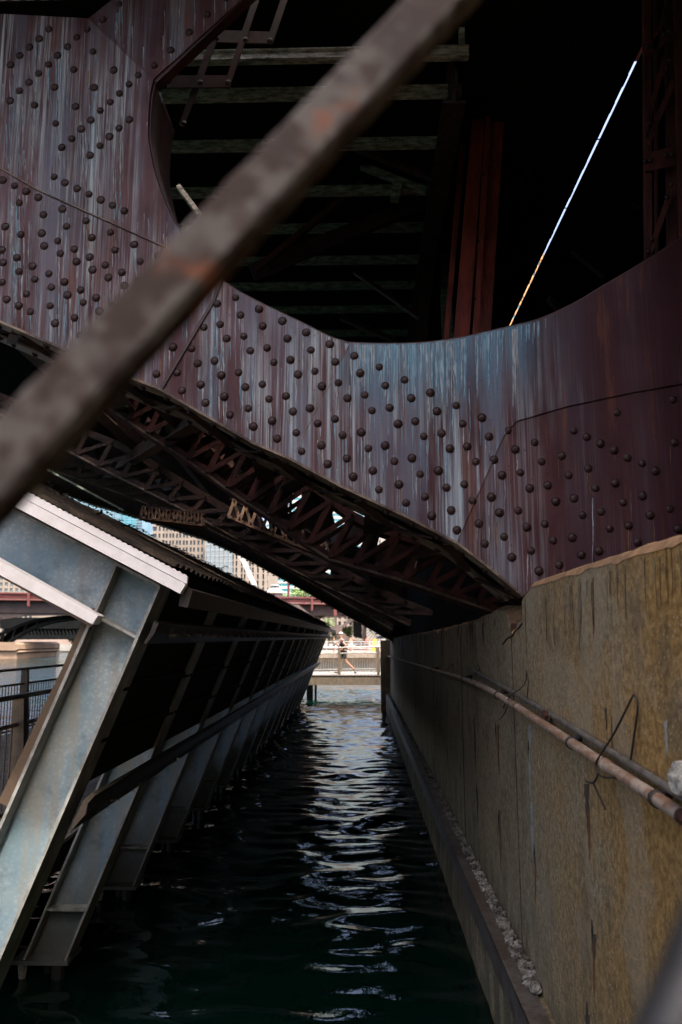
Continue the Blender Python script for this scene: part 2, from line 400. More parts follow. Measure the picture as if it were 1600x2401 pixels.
    def drip(px, py, L, w, key, X):
        pts = []; x, y = px, py; gone = 0
        while gone < L: pts.append((x, y)); s = rr.uniform(8, 16); gone += s; y += s; x += rr.gauss(0, .35)+s*.03
        n = len(pts); vs = []
        for i, (a, b) in enumerate(pts):
            ww = w*(.6+.6*rr.random())*(1-.8*(i/max(1, n-1))**2)
            for k in (-1, 0, 1): vs.append(oX(a+k*ww, b, X-(.0035 if k == 0 else .001)))
        W[key].add(vs, [(3*i+k, 3*i+k+1, 3*i+4+k, 3*i+3+k) for i in range(n-1) for k in range(2)])
    for (px, py, L, w, key) in [(1240, 1760, 130, 3, 'stain_pale'), (1242, 1700, 60, 4, 'stain_pale'), (1246, 1880, 150, 4, 'stain_pale'), (1255, 2010, 110, 2.5, 'stain_rust'), (1376, 1838, 130, 6, 'stain_dark'), (1380, 1900, 120, 4, 'stain_rust'), (1391, 2200, 150, 4, 'stain_rust'), (1393, 2190, 70, 6, 'stain_dark'), (1378, 2380, 60, 6, 'stain_dark'), (1560, 1690, 110, 4, 'stain_pale'), (1572, 1800, 60, 5, 'stain_pale'), (1168, 1700, 120, 3, 'stain_rust'), (1172, 1900, 160, 2.2, 'stain_rust'), (1113, 1700, 120, 2, 'stain_dark'), (1119, 1850, 90, 1.8, 'stain_dark'), (1420, 1660, 60, 3, 'stain_dark'), (1434, 1680, 90, 2, 'stain_dark')]: drip(px, py, L, w, key, BX if px > 1172 else WX)
    for i in range(34):
        px = rr.uniform(1230, 1600); drip(px, 1395-(px-1225)*.36+rr.uniform(8, 30), rr.uniform(30, 160), rr.uniform(.5, 1.3), rr.choice(('stain_rust', 'stain_rust', 'stain_pale', 'stain_pale')), BX)
    for i in range(46):
        px = rr.uniform(930, 1165); top_y = 1493-(px-912)*.235; drip(px, top_y+rr.uniform(6, 20), rr.uniform(15, 90), rr.uniform(.6, 1.8), rr.choice(('stain_dark', 'stain_rust', 'stain_rust', 'stain_pale')), WX)
    for k_, m_ in W.items(): o = m_.build('wall_stain', k_, root, recalc=False); o['kind'] = 'stuff'
    m = MB(); cr = [oX(x, y, WX) for x, y in [(1228, 1459), (1218, 1472), (1208, 1480), (1203, 1490), (1190, 1497), (1180, 1510)]]
    m.tube([(p.x-.001, p.y, p.z) for p in cr], .007, 5); m.build('crack', 'wire', far)
    # low dock ledge with steel edge
    m = MB(); m.box((.90, -1.0, -1.5), (WX+.02, 29.5, .56)); led = m.build('ledge', 'concrete_far', root)
    m = MB(); m.box((.885, -1.0, .40), (.935, 29.5, .575)); m.box((.885, -1.0, .565), (1.0, 29.5, .58)); m.build('ledge_angle', 'ledge_steel', led)
wall()
# gravel and litter on the ledge
m = MB(); rr = random.Random(5)
for i in range(5200):
    y = 4.9+24*rr.random()**1.9; x = .965+.08*rr.random(); s = .008+.012*rr.random()**2
    if y < 5.6 and rr.random() < .72: continue
    if y < 5.6: s *= 1.5
    c = Vector((x, y, .582+s*.5+.02*rr.random()*(1 if y > 6 else .2))); k = len(m.v)
    ax = [Vector((rr.uniform(-1, 1), rr.uniform(-1, 1), rr.uniform(-.7, .7))).normalized()*s*rr.uniform(.7, 1.2) for _ in range(3)]
    ax[1] = ax[0].cross(ax[1]).normalized()*s*rr.uniform(.6, 1.1); ax[2] = ax[0].cross(ax[1]).normalized()*s*rr.uniform(.5, 1)
    m.add([c+ax[0], c-ax[0], c+ax[1], c-ax[1], c+ax[2], c-ax[2]], [(0,2,4),(2,1,4),(1,3,4),(3,0,4),(2,0,5),(1,2,5),(3,1,5),(0,3,5)])
tag(m.build('gravel', 'gravel', recalc=False), 'loose grey gravel lying along the dock ledge', 'gravel', kind='stuff')

def lump(name, c, s, mat, label, cat, seed, group=None, seg=3):
    import bmesh
    bm = bmesh.new(); bmesh.ops.create_icosphere(bm, subdivisions=seg, radius=1)
    for v in bm.verts:
        k = 1+.35*noise.noise(v.co*1.7+Vector((seed, 0, 0)))+.14*noise.noise(v.co*6+Vector((0, seed, 0)))
        v.co = Vector((v.co.x*s[0]*k, v.co.y*s[1]*k, v.co.z*s[2]*k))
    me = bpy.data.meshes.new(name); bm.to_mesh(me); bm.free(); me.materials.append(M[mat])
    return tag(inst(name, me, None, c), label, cat, group)
lump('concrete_lump', (1.0, 2.47, 2.165), (.05, .10, .055), 'pale_stone', 'pale pebbly concrete lump sitting behind the pipe at the right edge', 'rubble', 4)
p = oZ(1268, 2318, .60); lump('stone', (1.0, p.y, .605), (.035, .055, .028), 'gravel', 'biggest loose pale stone at the near end of the ledge gravel', 'stone', 9)
p = oX(1280, 1680, 1.0); lump('dead_leaf', (p.x, p.y, p.z+.01), (.012, .05, .028), 'leaf_litter', 'dark red curled dead leaf caught on top of the rusty pipe', 'leaf', 2)

# ---------------- pipes, wires
pipe_px = [(1660, 1952), (1600, 1913), (1500, 1846), (1400, 1781), (1300, 1715), (1200, 1650), (1150, 1620), (1106, 1599), (1060, 1584), (1004, 1567), (950, 1551), (902, 1536)]
pp = smoothpts([oX(x, y, .985) for x, y in pipe_px], 5)
pt = thing('rusty_pipe', pp[0], 'rusty pipe with dark red end slung along the concrete dock wall', 'pipe')
m = MB(); m.tube(pp[4:], .024, 12); m.build('pipe_run', 'pipe_rust', pt, True)
m = MB(); m.tube(pp[:6], .0255, 12); o = m.build('end_sleeve', 'dull_red_steel', pt, True); o['label'] = 'dark red painted end of the pipe'
for k in (14, 24, 33, 40):
    if k+1 < len(pp):
        d = (pp[k+1]-pp[k]).normalized()*.02; m = MB(); m.tube([pp[k]-d, pp[k]+d], .0275, 12); m.build('coupling', 'pipe_rust', pt, True)
for k in (8, 18, 28, 37, 44):
    if k+1 < len(pp):
        d = (pp[k+1]-pp[k]).normalized()*.012; m = MB(); m.tube([pp[k]-d, pp[k]+d], .030, 10); m.beam(pp[k]+Vector((.02, 0, .02)), pp[k]+Vector((.075, 0, .03)), .02, .03); m.build('clamp', 'wire', pt, True)
pipe2 = smoothpts([oX(x, y, 1.018) for x, y in [(1640, 1895), (1560, 1842), (1480, 1792), (1400, 1742), (1300, 1680), (1200, 1622), (1120, 1578)]], 4)+[oX(1090, 1562, 1.07)]
m = MB(); m.tube(pipe2, .015, 10); tag(m.build('conduit', 'conduit_grey', None, True), 'thin grey conduit lying behind the rusty pipe against the wall', 'pipe')
m = MB(); wi = lambda pts, X: [oX(x, y, X) for x, y in pts]
def wire(label, lines, r=.0035):
    m = MB()
    for pts, X in lines: m.tube(smoothpts(wi(pts, X), 3), r, 6)
    return tag(m.build('tie_wire', 'wire', None, True), label, 'wire', 'loose tie wires')
wire('longest bent tie wire looped round the near pipe below a dark hook', [([(1486, 1628), (1440, 1720), (1405, 1775), (1398, 1792), (1402, 1815), (1392, 1835), (1375, 1832)], .955), ([(1486, 1628), (1496, 1650), (1488, 1720), (1478, 1790)], 1.02), ([(1400, 1812), (1415, 1822), (1440, 1823)], .955), ([(1390, 1833), (1405, 1865), (1420, 1898)], .96)], .0045)
wire('upright twisted tie wire at the middle of the pipe', [([(1235, 1570), (1230, 1605), (1195, 1634), (1180, 1660)], .97), ([(1235, 1570), (1239, 1600), (1235, 1650)], 1.02), ([(1190, 1655), (1182, 1675), (1170, 1688)], .96)])
wire('small crooked tie wire at the pipe bend', [([(1120, 1556), (1126, 1570), (1126, 1590)], 1.02), ([(1126, 1568), (1110, 1585), (1103, 1597)], .97)])
wire('farthest tiny tie wire on the shaded wall', [([(1058, 1554), (1062, 1558), (1063, 1573)], 1.02), ([(1062, 1558), (1050, 1567), (1044, 1577)], .97)])

# ================================================================== STEEL BRIDGE
Y0 = 5.3
BR = thing('steel_bridge', (0, 16, 0), 'dark red riveted steel bridge overhead with streaked gusset plate and lattice bracing', 'bridge')
curve_px = [(360, 185), (351, 230), (347, 300), (350, 340), (362, 400), (380, 455), (408, 520), (435, 562), (480, 620), (535, 668), (600, 705), (700, 753), (770, 788), (800, 798), (825, 804), (920, 806), (1000, 803), (1080, 792), (1147, 777), (1205, 764), (1259, 751), (1300, 735), (1361, 705), (1412, 674), (1500, 622), (1600, 558), (1700, 480), (1800, 380)]
lip_px = list(curve_px)
curve_px = [(round(p.x, 3), round(p.y, 3)) for p in smoothpts([Vector((a, b, 0)) for a, b in curve_px], 4)]
def cut(a, b): return curve_px[curve_px.index(a):curve_px.index(b)+1]
panels = [
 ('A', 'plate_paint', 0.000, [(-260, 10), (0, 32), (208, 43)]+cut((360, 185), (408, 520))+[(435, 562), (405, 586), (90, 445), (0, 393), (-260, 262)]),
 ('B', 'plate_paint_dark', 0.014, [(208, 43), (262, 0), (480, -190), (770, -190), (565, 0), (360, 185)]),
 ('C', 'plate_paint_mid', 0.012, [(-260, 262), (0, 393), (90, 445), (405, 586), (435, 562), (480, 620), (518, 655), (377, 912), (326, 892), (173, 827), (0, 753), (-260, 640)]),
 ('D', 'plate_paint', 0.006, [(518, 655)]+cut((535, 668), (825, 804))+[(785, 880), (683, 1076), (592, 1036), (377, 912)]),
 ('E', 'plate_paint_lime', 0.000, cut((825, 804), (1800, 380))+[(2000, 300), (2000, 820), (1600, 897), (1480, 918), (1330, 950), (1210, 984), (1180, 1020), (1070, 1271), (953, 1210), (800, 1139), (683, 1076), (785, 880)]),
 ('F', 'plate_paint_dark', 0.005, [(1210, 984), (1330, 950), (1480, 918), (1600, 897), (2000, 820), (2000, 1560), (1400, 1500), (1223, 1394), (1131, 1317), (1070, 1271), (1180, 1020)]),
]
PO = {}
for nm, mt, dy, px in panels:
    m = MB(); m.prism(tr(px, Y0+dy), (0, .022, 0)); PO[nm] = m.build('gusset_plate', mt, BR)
PO['A']['label'] = 'upper left pale-streaked gusset plate beside the round opening'
PO['B']['label'] = 'diagonal plate rising to the top edge from the gusset'
PO['C']['label'] = 'left chord plate densely studded with rivets'
PO['D']['label'] = 'middle chord plate with chalky vertical runs'
PO['E']['label'] = 'central plate with blue-green lime runs below the curved lip'
PO['F']['label'] = 'shaded maroon lower right plate behind the concrete block'
# raised seams
def seam(px, w, mat, dy=-.006, t=.016):
    pts = tr(px, Y0+dy); m = MB()
    for i in range(len(pts)-1): m.prism(*_bar(pts[i], pts[i+1], w, t))
    return m
def _bar(p, q, w, t):
    d = (q-p).normalized(); s = Vector((-d.z, 0, d.x))*w/2
    return [p-s, q-s, q+s, p+s], (0, t, 0)
seam([(520, 650), (500, 705), (378, 910)], .022, 'maroon', -.012, .03).build('cover_angle', 'maroon', PO['C'])
seam([(1070, 1271), (1180, 1020), (1212, 984)], .010, 'maroon', -.006, .012).build('weld_seam', 'plate_paint', PO['E'])
seam([(1212, 984), (1330, 950), (1480, 918), (1600, 897), (1900, 840)], .014, 'maroon', -.007, .012).build('weld_seam', 'plate_paint', PO['E'])
seam([(208, 43), (360, 186)], .007, 'maroon', -.003, .014).build('weld_seam', 'plate_paint_dark', PO['A'])
seam([(0, 393), (90, 445), (405, 586)], .006, 'maroon', -.002, .012).build('weld_seam', 'worn_lit_flange', PO['A'])
seam([(785, 880), (683, 1076)], .005, 'maroon', -.003, .012).build('weld_seam', 'worn_lit_flange', PO['D'])
seam([(1200, 985), (1150, 1060), (1085, 1200)], .005, 'maroon', -.003, .006).build('weld_seam', 'plate_paint', PO['E'])

r1 = [(547,17),(473,90),(955,68),(870,149),(786,231),(710,302),(1040,-8),(225,135),(401,134),(181,179),(353,173),(311,215),(136,218),(428,238),(265,255),(92,256),(224,297),(49,298),(179,338),(340,321),(523,323),(636,346),(134,379),(252,402),(594,388),(434,403),(90,418),(550,430),(47,464),(508,470),(160,484),(348,490),(462,509),(418,552),(595,550),(257,568),(374,594),(548,590),(331,638),(504,629),(460,670),(285,678),(415,714),(249,813),(299,840),(355,867),(410,893),(464,919),(518,944),(572,970),
 (14,828),(68,854),(122,881),(177,908),(89,932),(288,961),(200,987),(396,1015),(25,1041),(307,1041),(97,1078),(193,1072),(508,1068),(423,1093),(617,1124),(267,1108),(204,1130),(342,1145),(530,1149),(8,1149),(278,1165),(78,1185),(413,1182),(726,1175),(353,1203),(15,1207),(645,1202),(150,1223),(485,1218),(88,1248),(426,1240),(225,1258),(561,1252),(498,1276),(161,1284),(297,1296),(637,1290),(11,1297),(573,1313),(237,1320),(371,1333),(311,1356),(122,1351),(443,1369),(31,1376),(384,1390),(87,1405),(518,1405),(231,1406),(457,1430),(140,1433),(343,1461),(254,1486),(367,1541),(453,1512),
 (998,1396),(1083,1368),(1191,1420),(1106,1448),(1012,1491),(1298,1475),(938,1504),(1208,1499),(1407,1528),(1121,1545),(1322,1556),(1043,1556)]
r3 = [(881,230),(796,223),(1151,240),(1228,227),(1516,209),(1430,237),(909,298),(987,286),(1259,293),(1336,282),(1541,291),(815,341),(1018,353),(1097,340),(720,347),(1370,349),(1448,334),(923,396),(1128,407),(1206,394),(1480,403),(836,423),(1556,387),(1031,451),(1237,462),(1315,448),(945,479),(1141,505),(1425,504),(1347,519),(1058,535),(1251,562),(1540,554),(1460,574),(1165,588),(1362,617),(1274,644),(1478,675),(1387,702),(1506,761)]
r4 = [(60,263),(176,315),(88,343),(292,374),(203,400),(411,433),(108,443),(29,458),(322,458),(530,492),(441,518),(224,502),(142,515),(647,547),(559,575),(341,564),(262,576),(766,606),(680,635),(461,619),(380,633),(93,615),(8,628),(890,661),(801,693),(1070,607),(1129,636),(1191,666),(1268,524),(1254,696),(1316,731),(1384,757),(1444,792),(1525,465),(1532,661),(203,676),(125,689),(580,680),(500,690),(922,750),(702,740),(1015,722),(619,750),(326,733),(245,748),(27,735),(447,791),(364,807),(146,791),(56,819),(824,799),(740,812),(1136,782),(1046,812),(1260,847),(566,854),(484,869),(266,854),(174,878),(949,858),(867,872),(1169,872),(1386,907),(385,911),(299,939),(691,912),(605,929),(1070,918),(987,932),(1297,937),(506,973),(417,998),(815,975),(728,984),(1195,979),(1110,995),(1420,995),(1512,967),(633,1034),(533,1064),(936,1036),(854,1050),(1321,1043),(1235,1057),(1549,1059),(750,1095),(660,1127),(1062,1098),(975,1112),(1363,1119),(785,1189),(874,1159),(1185,1160),(1104,1177),(1003,1224),(910,1252)]
RV = [(x/1.96, y/1.96) for x, y in r1]+[(x/1.96, 700+y/1.96) for x, y in r3]+[(800+x/1.96, 700+y/1.96) for x, y in r4]
def inside(x, y, poly):
    c = False; n = len(poly)
    for i in range(n):
        x1, y1 = poly[i]; x2, y2 = poly[(i+1) % n]
        if (y1 > y) != (y2 > y) and x < (x2-x1)*(y-y1)/(y2-y1)+x1: c = not c
    return c
rivet = dome(.031, .026, 12, 5).mesh('rivet', 'rivet_paint', True)
small_rivet = dome(.020, .016, 8, 3).mesh('rivet', 'rivet_paint', True)
for i, (x, y) in enumerate(RV):
    for nm, mt, dy, px in panels:
        if inside(x, y, px):
            p = oY(x, y, Y0+dy); s = 1+.08*math.sin(i*2.3); fl_ = .62+.26*((i*37) % 11)/10
            inst('rivet', rivet, PO[nm], (p.x, Y0+dy+.001, p.z), (.06*math.sin(i*5.1), i*.7, .06*math.cos(i*3.3)), (s, s*fl_, s)); break


# lime runs: thin mineral deposits that start at the rivets and lips and trickle down the plates
g = NG('lime_pale'); n = g.noise((60, 60, 9), 1.0, 3); M['lime_pale'] = g.out(g.mix(g.ramp(n, .35, .65), (.20, .205, .215), (.46, .48, .485)), .8)
g = NG('lime_blue'); n = g.noise((60, 60, 9), 1.0, 3); M['lime_blue'] = g.out(g.mix(g.ramp(n, .35, .65), (.13, .25, .33), (.30, .46, .54)), .8)
g = NG('rust_run'); n = g.noise((60, 60, 9), 1.0, 3); M['rust_run'] = g.out(g.mix(g.ramp(n, .35, .65), (.13, .05, .028), (.27, .15, .085)), .8)
rr = random.Random(77)
RUN = {(n_, c_): MB() for n_ in 'ABCDEF' for c_ in ('lime_pale', 'lime_blue', 'rust_run')}
def run(x, y, L, w, col):
    for nm, mt, dy, px in panels:
        if inside(x, y, px): break
    else: return
    pts = []; xx = x; yy = y; gone = 0
    while gone < L:
        if not inside(xx-w, yy, px) or not inside(xx+w, yy, px): break
        pts.append((xx, yy)); xx += rr.gauss(0, .5); s = rr.uniform(6, 12); yy += s; gone += s
    if len(pts) < 2: return
    m = RUN[(nm, col)]; n = len(pts); vs = []
    for i, (a, b) in enumerate(pts):
        ww = w*(.5+.7*rr.random())*(1-.75*(i/(n-1))**2)
        for k in (-1, 0, 1):
            q = oY(a+k*ww, b, Y0+dy-(.0028 if k == 0 else .0006)); vs.append(q)
    m.add(vs, [(3*i+k, 3*i+k+1, 3*i+4+k, 3*i+3+k) for i in range(n-1) for k in range(2)])
def lum(x, y):                                  # where the photograph shows chalky bands
    v = .35+.9*max(0, noise.noise((x*.011, y*.0022, 4)))+.35*noise.noise((x*.03, 1, 2))
    if x > 1180: v *= max(.1, 1-(x-1180)/160)
    return v
for (x, y) in RV:
    for k in range(3):
        if rr.random() < lum(x, y)*.85+.05:
            c_ = rr.choices(('lime_pale', 'lime_blue', 'rust_run'), (6, 2, 1) if x < 1150 else (1, 0, 4))[0]
            run(x+rr.uniform(-9, 9), y+8, rr.choice((40, 70, 120, 200))*rr.uniform(.6, 1.3), rr.uniform(.7, 1.9), c_)
for nm, mt, dy, px in panels:
    n_ = dict(A=140, B=18, C=70, D=60, E=120, F=30)[nm]
    xs = [p[0] for p in px]; ys = [p[1] for p in px]
    for i in range(n_*3):
        x = rr.uniform(max(0, min(xs)), min(1600, max(xs))); y = rr.uniform(max(-60, min(ys)), max(ys))
        if rr.random() < lum(x, y)*.5: run(x, y, rr.uniform(40, 260), rr.uniform(.5, 1.5), 'rust_run' if nm == 'F' or rr.random() < .12 else rr.choice(('lime_pale', 'lime_pale', 'lime_blue')))
for i in range(190):                             # from the curved lip of the opening
    j = rr.choice((13, 14, 14, 15, 15, 15, 16, 16, 16, 17, 17, 18, 18, 19, 19, 20, 20, 21, 22)); a = lip_px[j]; b = lip_px[j+1]; t = rr.random(); x = a[0]+(b[0]-a[0])*t; y = a[1]+(b[1]-a[1])*t
    if x > 1110 and rr.random() < (x-1110)/190: continue
    run(x, y+4, rr.uniform(30, 170)*(1 if x < 1110 else max(.25, 1-(x-1110)/220)), rr.uniform(.8, 3.0), rr.choice(('lime_blue', 'lime_blue', 'lime_pale')))
for i in range(16): run(1207+rr.uniform(-5, 6), 772, rr.uniform(60, 200), rr.uniform(1.0, 2.2), 'lime_pale')
for (nm, c_), m in RUN.items():
    if m.v: o = m.build('lime_run', c_, PO[nm], recalc=False); o['kind'] = 'stuff'

# curved return flange round the opening, twin web behind, bottom flange
cv = tr(curve_px, Y0)
m = MB(); m.strip(cv, Y0+.024, Y0+.62, .018); fl = m.build('opening_flange', 'maroon', BR, True)
m = MB(); m.prism([Vector((p.x, Y0+.63, p.z)) for p in tr([(-260, 262), (0, 393), (200, 480), (380, 560), (470, 630), (600, 722), (800, 810), (1000, 815), (1223, 775), (1412, 690), (1650, 540), (2000, 300), (2000, 1560), (1400, 1500), (1223, 1394), (1131, 1317), (1070, 1271), (953, 1210), (800, 1139), (683, 1076), (592, 1036), (377, 912), (173, 827), (0, 753), (-260, 640)], Y0)], (0, .02, 0))
m.build('inner_web', 'maroon', BR)
bot = tr([(-260, 640), (0, 753), (173, 827), (326, 892), (377, 912), (592, 1036), (683, 1076), (800, 1139), (953, 1210), (1070, 1271), (1131, 1317), (1223, 1394)], Y0)
bot = [Vector((p.x, 0, p.z)) for p in bot]
m = MB(); m.strip([p+Vector((0, 0, -.020)) for p in bot], Y0-.045, Y0+.16, .016); bf1 = m.build('bottom_flange', 'worn_lit_flange', BR)
m = MB(); m.strip([p+Vector((0, 0, -.020)) for p in bot], Y0+.48, Y0+.74, .016); bf2 = m.build('bottom_flange', 'worn_lit_flange', BR)
for k, (bf, yy) in enumerate(((bf1, Y0+.08), (bf2, Y0+.60))):
    for i in range(26):
        p = along(bot, (i+.5+.3*k)/26); q = along(bot, min(1, (i+.7+.3*k)/26)); a = math.atan2(q.z-p.z, q.x-p.x)
        inst('rivet', small_rivet, bf, (p.x, yy, p.z-.022), (R(90), -a, 0), (1.4, 1.4, 1.4))
for i in range(15):                            # lacing under the chord between the two flanges
    p = along(bot, (i+.2)/15); q = along(bot, min(1, (i+.95)/15)); a, b = (Y0+.1, Y0+.55) if i % 2 else (Y0+.55, Y0+.1)
    m = MB(); m.beam((p.x, a, p.z-.03), (q.x, b, q.z-.03), .07, .012); m.build('lacing_bar', 'soffit_steel', bf1)

def lattice(Y, top, botl, n, mat='soffit_steel', chord=.09, bar=.07, dep=.30, lit=None, double=True):
    t = resample(tr(top, Y), n+1); b = resample(tr(botl, Y), n+1)
    m = MB()
    for L in (t, b):
        for i in range(n): m.beam(L[i], L[i+1]+(L[i+1]-L[i]).normalized()*.01, dep, chord*.35)
        for yo in (-dep/2+.006, dep/2-.006):
            for i in range(n): m.beam(L[i]+Vector((0, yo, 0)), L[i+1]+Vector((0, yo, 0)), .014, chord)
    o = m.build('lattice_girder', mat, BR)
    if lit:  # thin pale strip paints a lit lower edge
        m = MB()
        for i in range(n): m.beam(b[i]+Vector((0, -dep/2-.005, -chord*.3)), b[i+1]+Vector((0, -dep/2-.005, -chord*.3)), .012, .022)
        m.build('edge_strip', lit, o)
    for yo in ((-dep/2-.012, dep/2+.012) if double else (-dep/2-.012,)):
        for i in range(n):
            v = Vector((0, yo, 0))
            m = MB(); m.beam(b[i]+v, t[i]+v, .012, bar, (1, 0, 0)); m.build('lacing_bar', mat, o)
            pq = (b[i], t[i+1])
            m = MB(); m.beam(pq[0]+v*1.06, pq[1]+v*1.06, .010, bar*.85, (0, 0, 1)); m.build('lacing_bar', mat, o)
            if yo < 0:
                for q in (b[i], t[i]): inst('rivet', small_rivet, o, (q.x, q.y+yo-.008, q.z), None, (.9, .9, .9))
    return o
lattice(7.4, [(250, 880), (400, 955), (540, 1040), (700, 1120), (850, 1232), (945, 1262), (1060, 1300), (1190, 1400)], [(225, 935), (368, 1030), (467, 1095), (560, 1164), (640, 1215), (766, 1307), (952, 1361), (1170, 1436)], 19, 'dull_red_steel', .08, .055, .34, 'worn_lit_flange')
lattice(10.0, [(-60, 905), (120, 985), (300, 1055), (480, 1165), (640, 1258), (780, 1328), (900, 1395), (1010, 1440)], [(-60, 935), (60, 1000), (173, 1061), (291, 1122), (467, 1210), (560, 1262), (700, 1340), (960, 1462)], 19, 'soffit_steel', .09, .06, .4, 'worn_lit_flange')
lattice(13.5, [(-80, 985), (110, 1065), (300, 1125), (470, 1195), (600, 1255), (760, 1350), (940, 1448)], [(-80, 1015), (110, 1095), (300, 1160), (480, 1232), (600, 1290), (740, 1368), (920, 1472)], 18, 'soffit_steel', .12, .10, .4, 'worn_lit_flange', False)
lattice(18.0, [(-80, 1010), (150, 1080), (330, 1140), (480, 1200), (620, 1275), (780, 1375), (925, 1462)], [(-80, 1060), (150, 1128), (330, 1185), (480, 1240), (620, 1310), (780, 1400), (915, 1480)], 14, 'soffit_steel', .16, .14, .4, None, False)
# far solid chord
fb = [(-150, 1085), (100, 1140), (210, 1182), (300, 1208), (400, 1240), (480, 1266), (560, 1302), (640, 1346), (720, 1390), (800, 1437), (905, 1497), (1000, 1545)]
ft = [(1000, 1475), (905, 1430), (800, 1368), (720, 1318), (640, 1272), (560, 1232), (480, 1200), (400, 1172), (300, 1140), (210, 1112), (100, 1075), (-150, 1015)]
m = MB(); m.prism(tr(fb+ft, 26), (0, .05, 0)); fc = m.build('far_chord', 'maroon', BR)
m = MB(); m.strip([Vector((p.x, 0, p.z)) for p in tr(fb, 26)], 25.7, 26.5, .05); m.build('bottom_flange', 'worn_lit_flange', fc)
for i, p in enumerate(resample(tr(fb, 26), 90)):
    if i % 1 == 0: inst('rivet', small_rivet, fc, (p.x, 25.8, p.z-.02), (R(90), 0, 0), (2.4, 2.4, 2.4))
for (x0, y0_, x1, y1_) in [(-60, 1040, 120, 930), (120, 1085, 200, 900), (240, 1120, 130, 900), (430, 1185, 240, 900), (620, 1262, 480, 960), (640, 1275, 700, 1000), (720, 1320, 760, 1050), (810, 1375, 720, 1040), (860, 1405, 880, 1060)]:
    m = MB(); m.beam(oY(x0, y0_, 26.1), oY(x1, y1_, 26.1), .35, .45, (1, 0, 0)); m.build('far_diagonal', 'maroon', fc)
# spandrel plates that close most of the far truss
for px in ([(-150, 1000), (-150, 900), (300, 960), (520, 1010), (600, 1040), (600, 1235), (480, 1190), (300, 1130)], [(655, 1285), (655, 1215), (700, 1190), (760, 1205), (760, 1345)], [(775, 1355), (775, 1262), (905, 1300), (1100, 1300), (1100, 1560), (905, 1430)], [(775, 1150), (775, 1020), (1100, 1000), (1100, 1299), (905, 1299), (905, 1180)], [(612, 1120), (612, 1010), (770, 1010), (770, 1075)]):
    pts = [Vector((p.x, 26.12, p.z)) for p in tr(px, 26)]; m = MB(); m.prism(pts, (0, .04, 0)); m.build('spandrel_plate', 'maroon', fc)
for i in range(9):
    x = 606+i*20; m = MB(); m.beam(oY(x, 1100, 26), oY(x+(14 if i % 2 else -10), 1300, 26), .05, .10, (1, 0, 0)); m.build('lacing_bar', 'maroon', fc)
# cross struts running back between the trusses
for (x0, ya, x1, yb, Ya, Yb, s) in [(610, 1062, 660, 1290, 5.9, 18, .10), (215, 870, 520, 1215, 5.9, 18, .12), (880, 1195, 850, 1395, 5.9, 18, .10), (100, 800, 420, 1180, 5.9, 18, .12), (730, 1110, 560, 1210, 5.9, 13, .09), (330, 905, 700, 1270, 5.9, 13.5, .10), (960, 1225, 700, 1300, 6.0, 13.5, .09), (20, 780, 330, 1060, 5.9, 10, .10), (1080, 1290, 820, 1340, 6.0, 12, .09), (480, 985, 250, 1120, 5.9, 13, .09)]:
    p = oY(x0, ya, Ya); q = oY(x1, yb, Yb)
    m = MB(); m.beam(p, q, s*1.6, .02); m.beam(p+Vector((0, 0, .1)), q+Vector((0, 0, .1)), .02, .18); m.build('cross_strut', 'soffit_steel', BR)
# two laced struts catching light, and the pale green plate
def laced(Y, a, b, hpx, n, mat):
    p = oY(*a, Y); q = oY(*b, Y); h = hpx/1800*Y; m = MB()
    m.beam(p, q, .25, .035); o = m.build('laced_strut', mat, BR)
    m = MB(); m.beam(p+Vector((0, 0, h)), q+Vector((0, 0, h)), .2, .03); m.build('strut_flange', 'soffit_steel', o)
    for i in range(n):
        c = p.lerp(q, i/n); d = p.lerp(q, (i+.5)/n)+Vector((0, 0, h)); e = p.lerp(q, (i+1)/n)
        for s, t in ((c, d), (d, e)):
            m = MB(); m.beam(s+Vector((0, -.12, 0)), t+Vector((0, -.12, 0)), .012, .035, (1, 0, 0)); m.build('lacing_bar', mat, o)
laced(9.0, (540, 1214), (775, 1312), 44, 9, 'strut_tan')
laced(9.4, (335, 1216), (482, 1234), 26, 9, 'strut_tan')
m = MB(); p = oY(123, 1107, 8.2); q = oY(305, 1205, 8.2); m.beam(p, q, .42, .02); gp = m.build('green_plate', 'green_plate', BR)
for i in range(24):
    c = p.lerp(q, (i+.5)/24)
    for yo in (-.17, .17): inst('rivet', small_rivet, gp, (c.x, c.y+yo, c.z-.012), (R(90), 0, 0), (.9, .9, .9))
m = MB(); p = oY(590, 1258, 16); q = oY(672, 1322, 16); m.beam(p, q, .8, .03); m.build('batten_plate', 'worn_lit_flange', BR)
m = MB(); p = oY(145, 835, 6.6); q = oY(20, 770, 6.6); m.beam(p, q, .30, .02); bt = m.build('batten_plate', 'worn_lit_flange', BR)

# ---- inside the opening: deck, stringers, floor beams, columns
DZ = 9.2
m = MB(); m.box((-45, 1.6, DZ), (2.4, 5.5, DZ+.5)); m.box((-45, 7.0, DZ), (2.4, 27.2, DZ+.5)); m.box((-45, 5.5, DZ), (-14, 7.0, DZ+.5)); m.box((.72, 5.5, DZ), (2.4, 7.0, DZ+.5)); m.box((2.4, 1.6, DZ), (3.20, 27.2, DZ+.02)); m.box((3.15, 1.6, DZ+.03), (3.30, 7.75, DZ+.05)); m.build('bridge_deck', 'deck_dark', BR)  # deck carried past the truss as an unseen overhang added to shade the plate
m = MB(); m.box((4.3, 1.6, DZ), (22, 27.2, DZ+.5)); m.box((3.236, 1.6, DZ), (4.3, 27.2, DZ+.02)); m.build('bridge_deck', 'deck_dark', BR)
for i in range(98):                            # unseen grating strip added behind the truss to let light into the interior
    x = -13.95+i*.149; m = MB(); m.box((x, 5.48, DZ+.05), (x+.045, 7.02, DZ+.11)); m.build('light_slot_bar', 'deck_dark', BR)
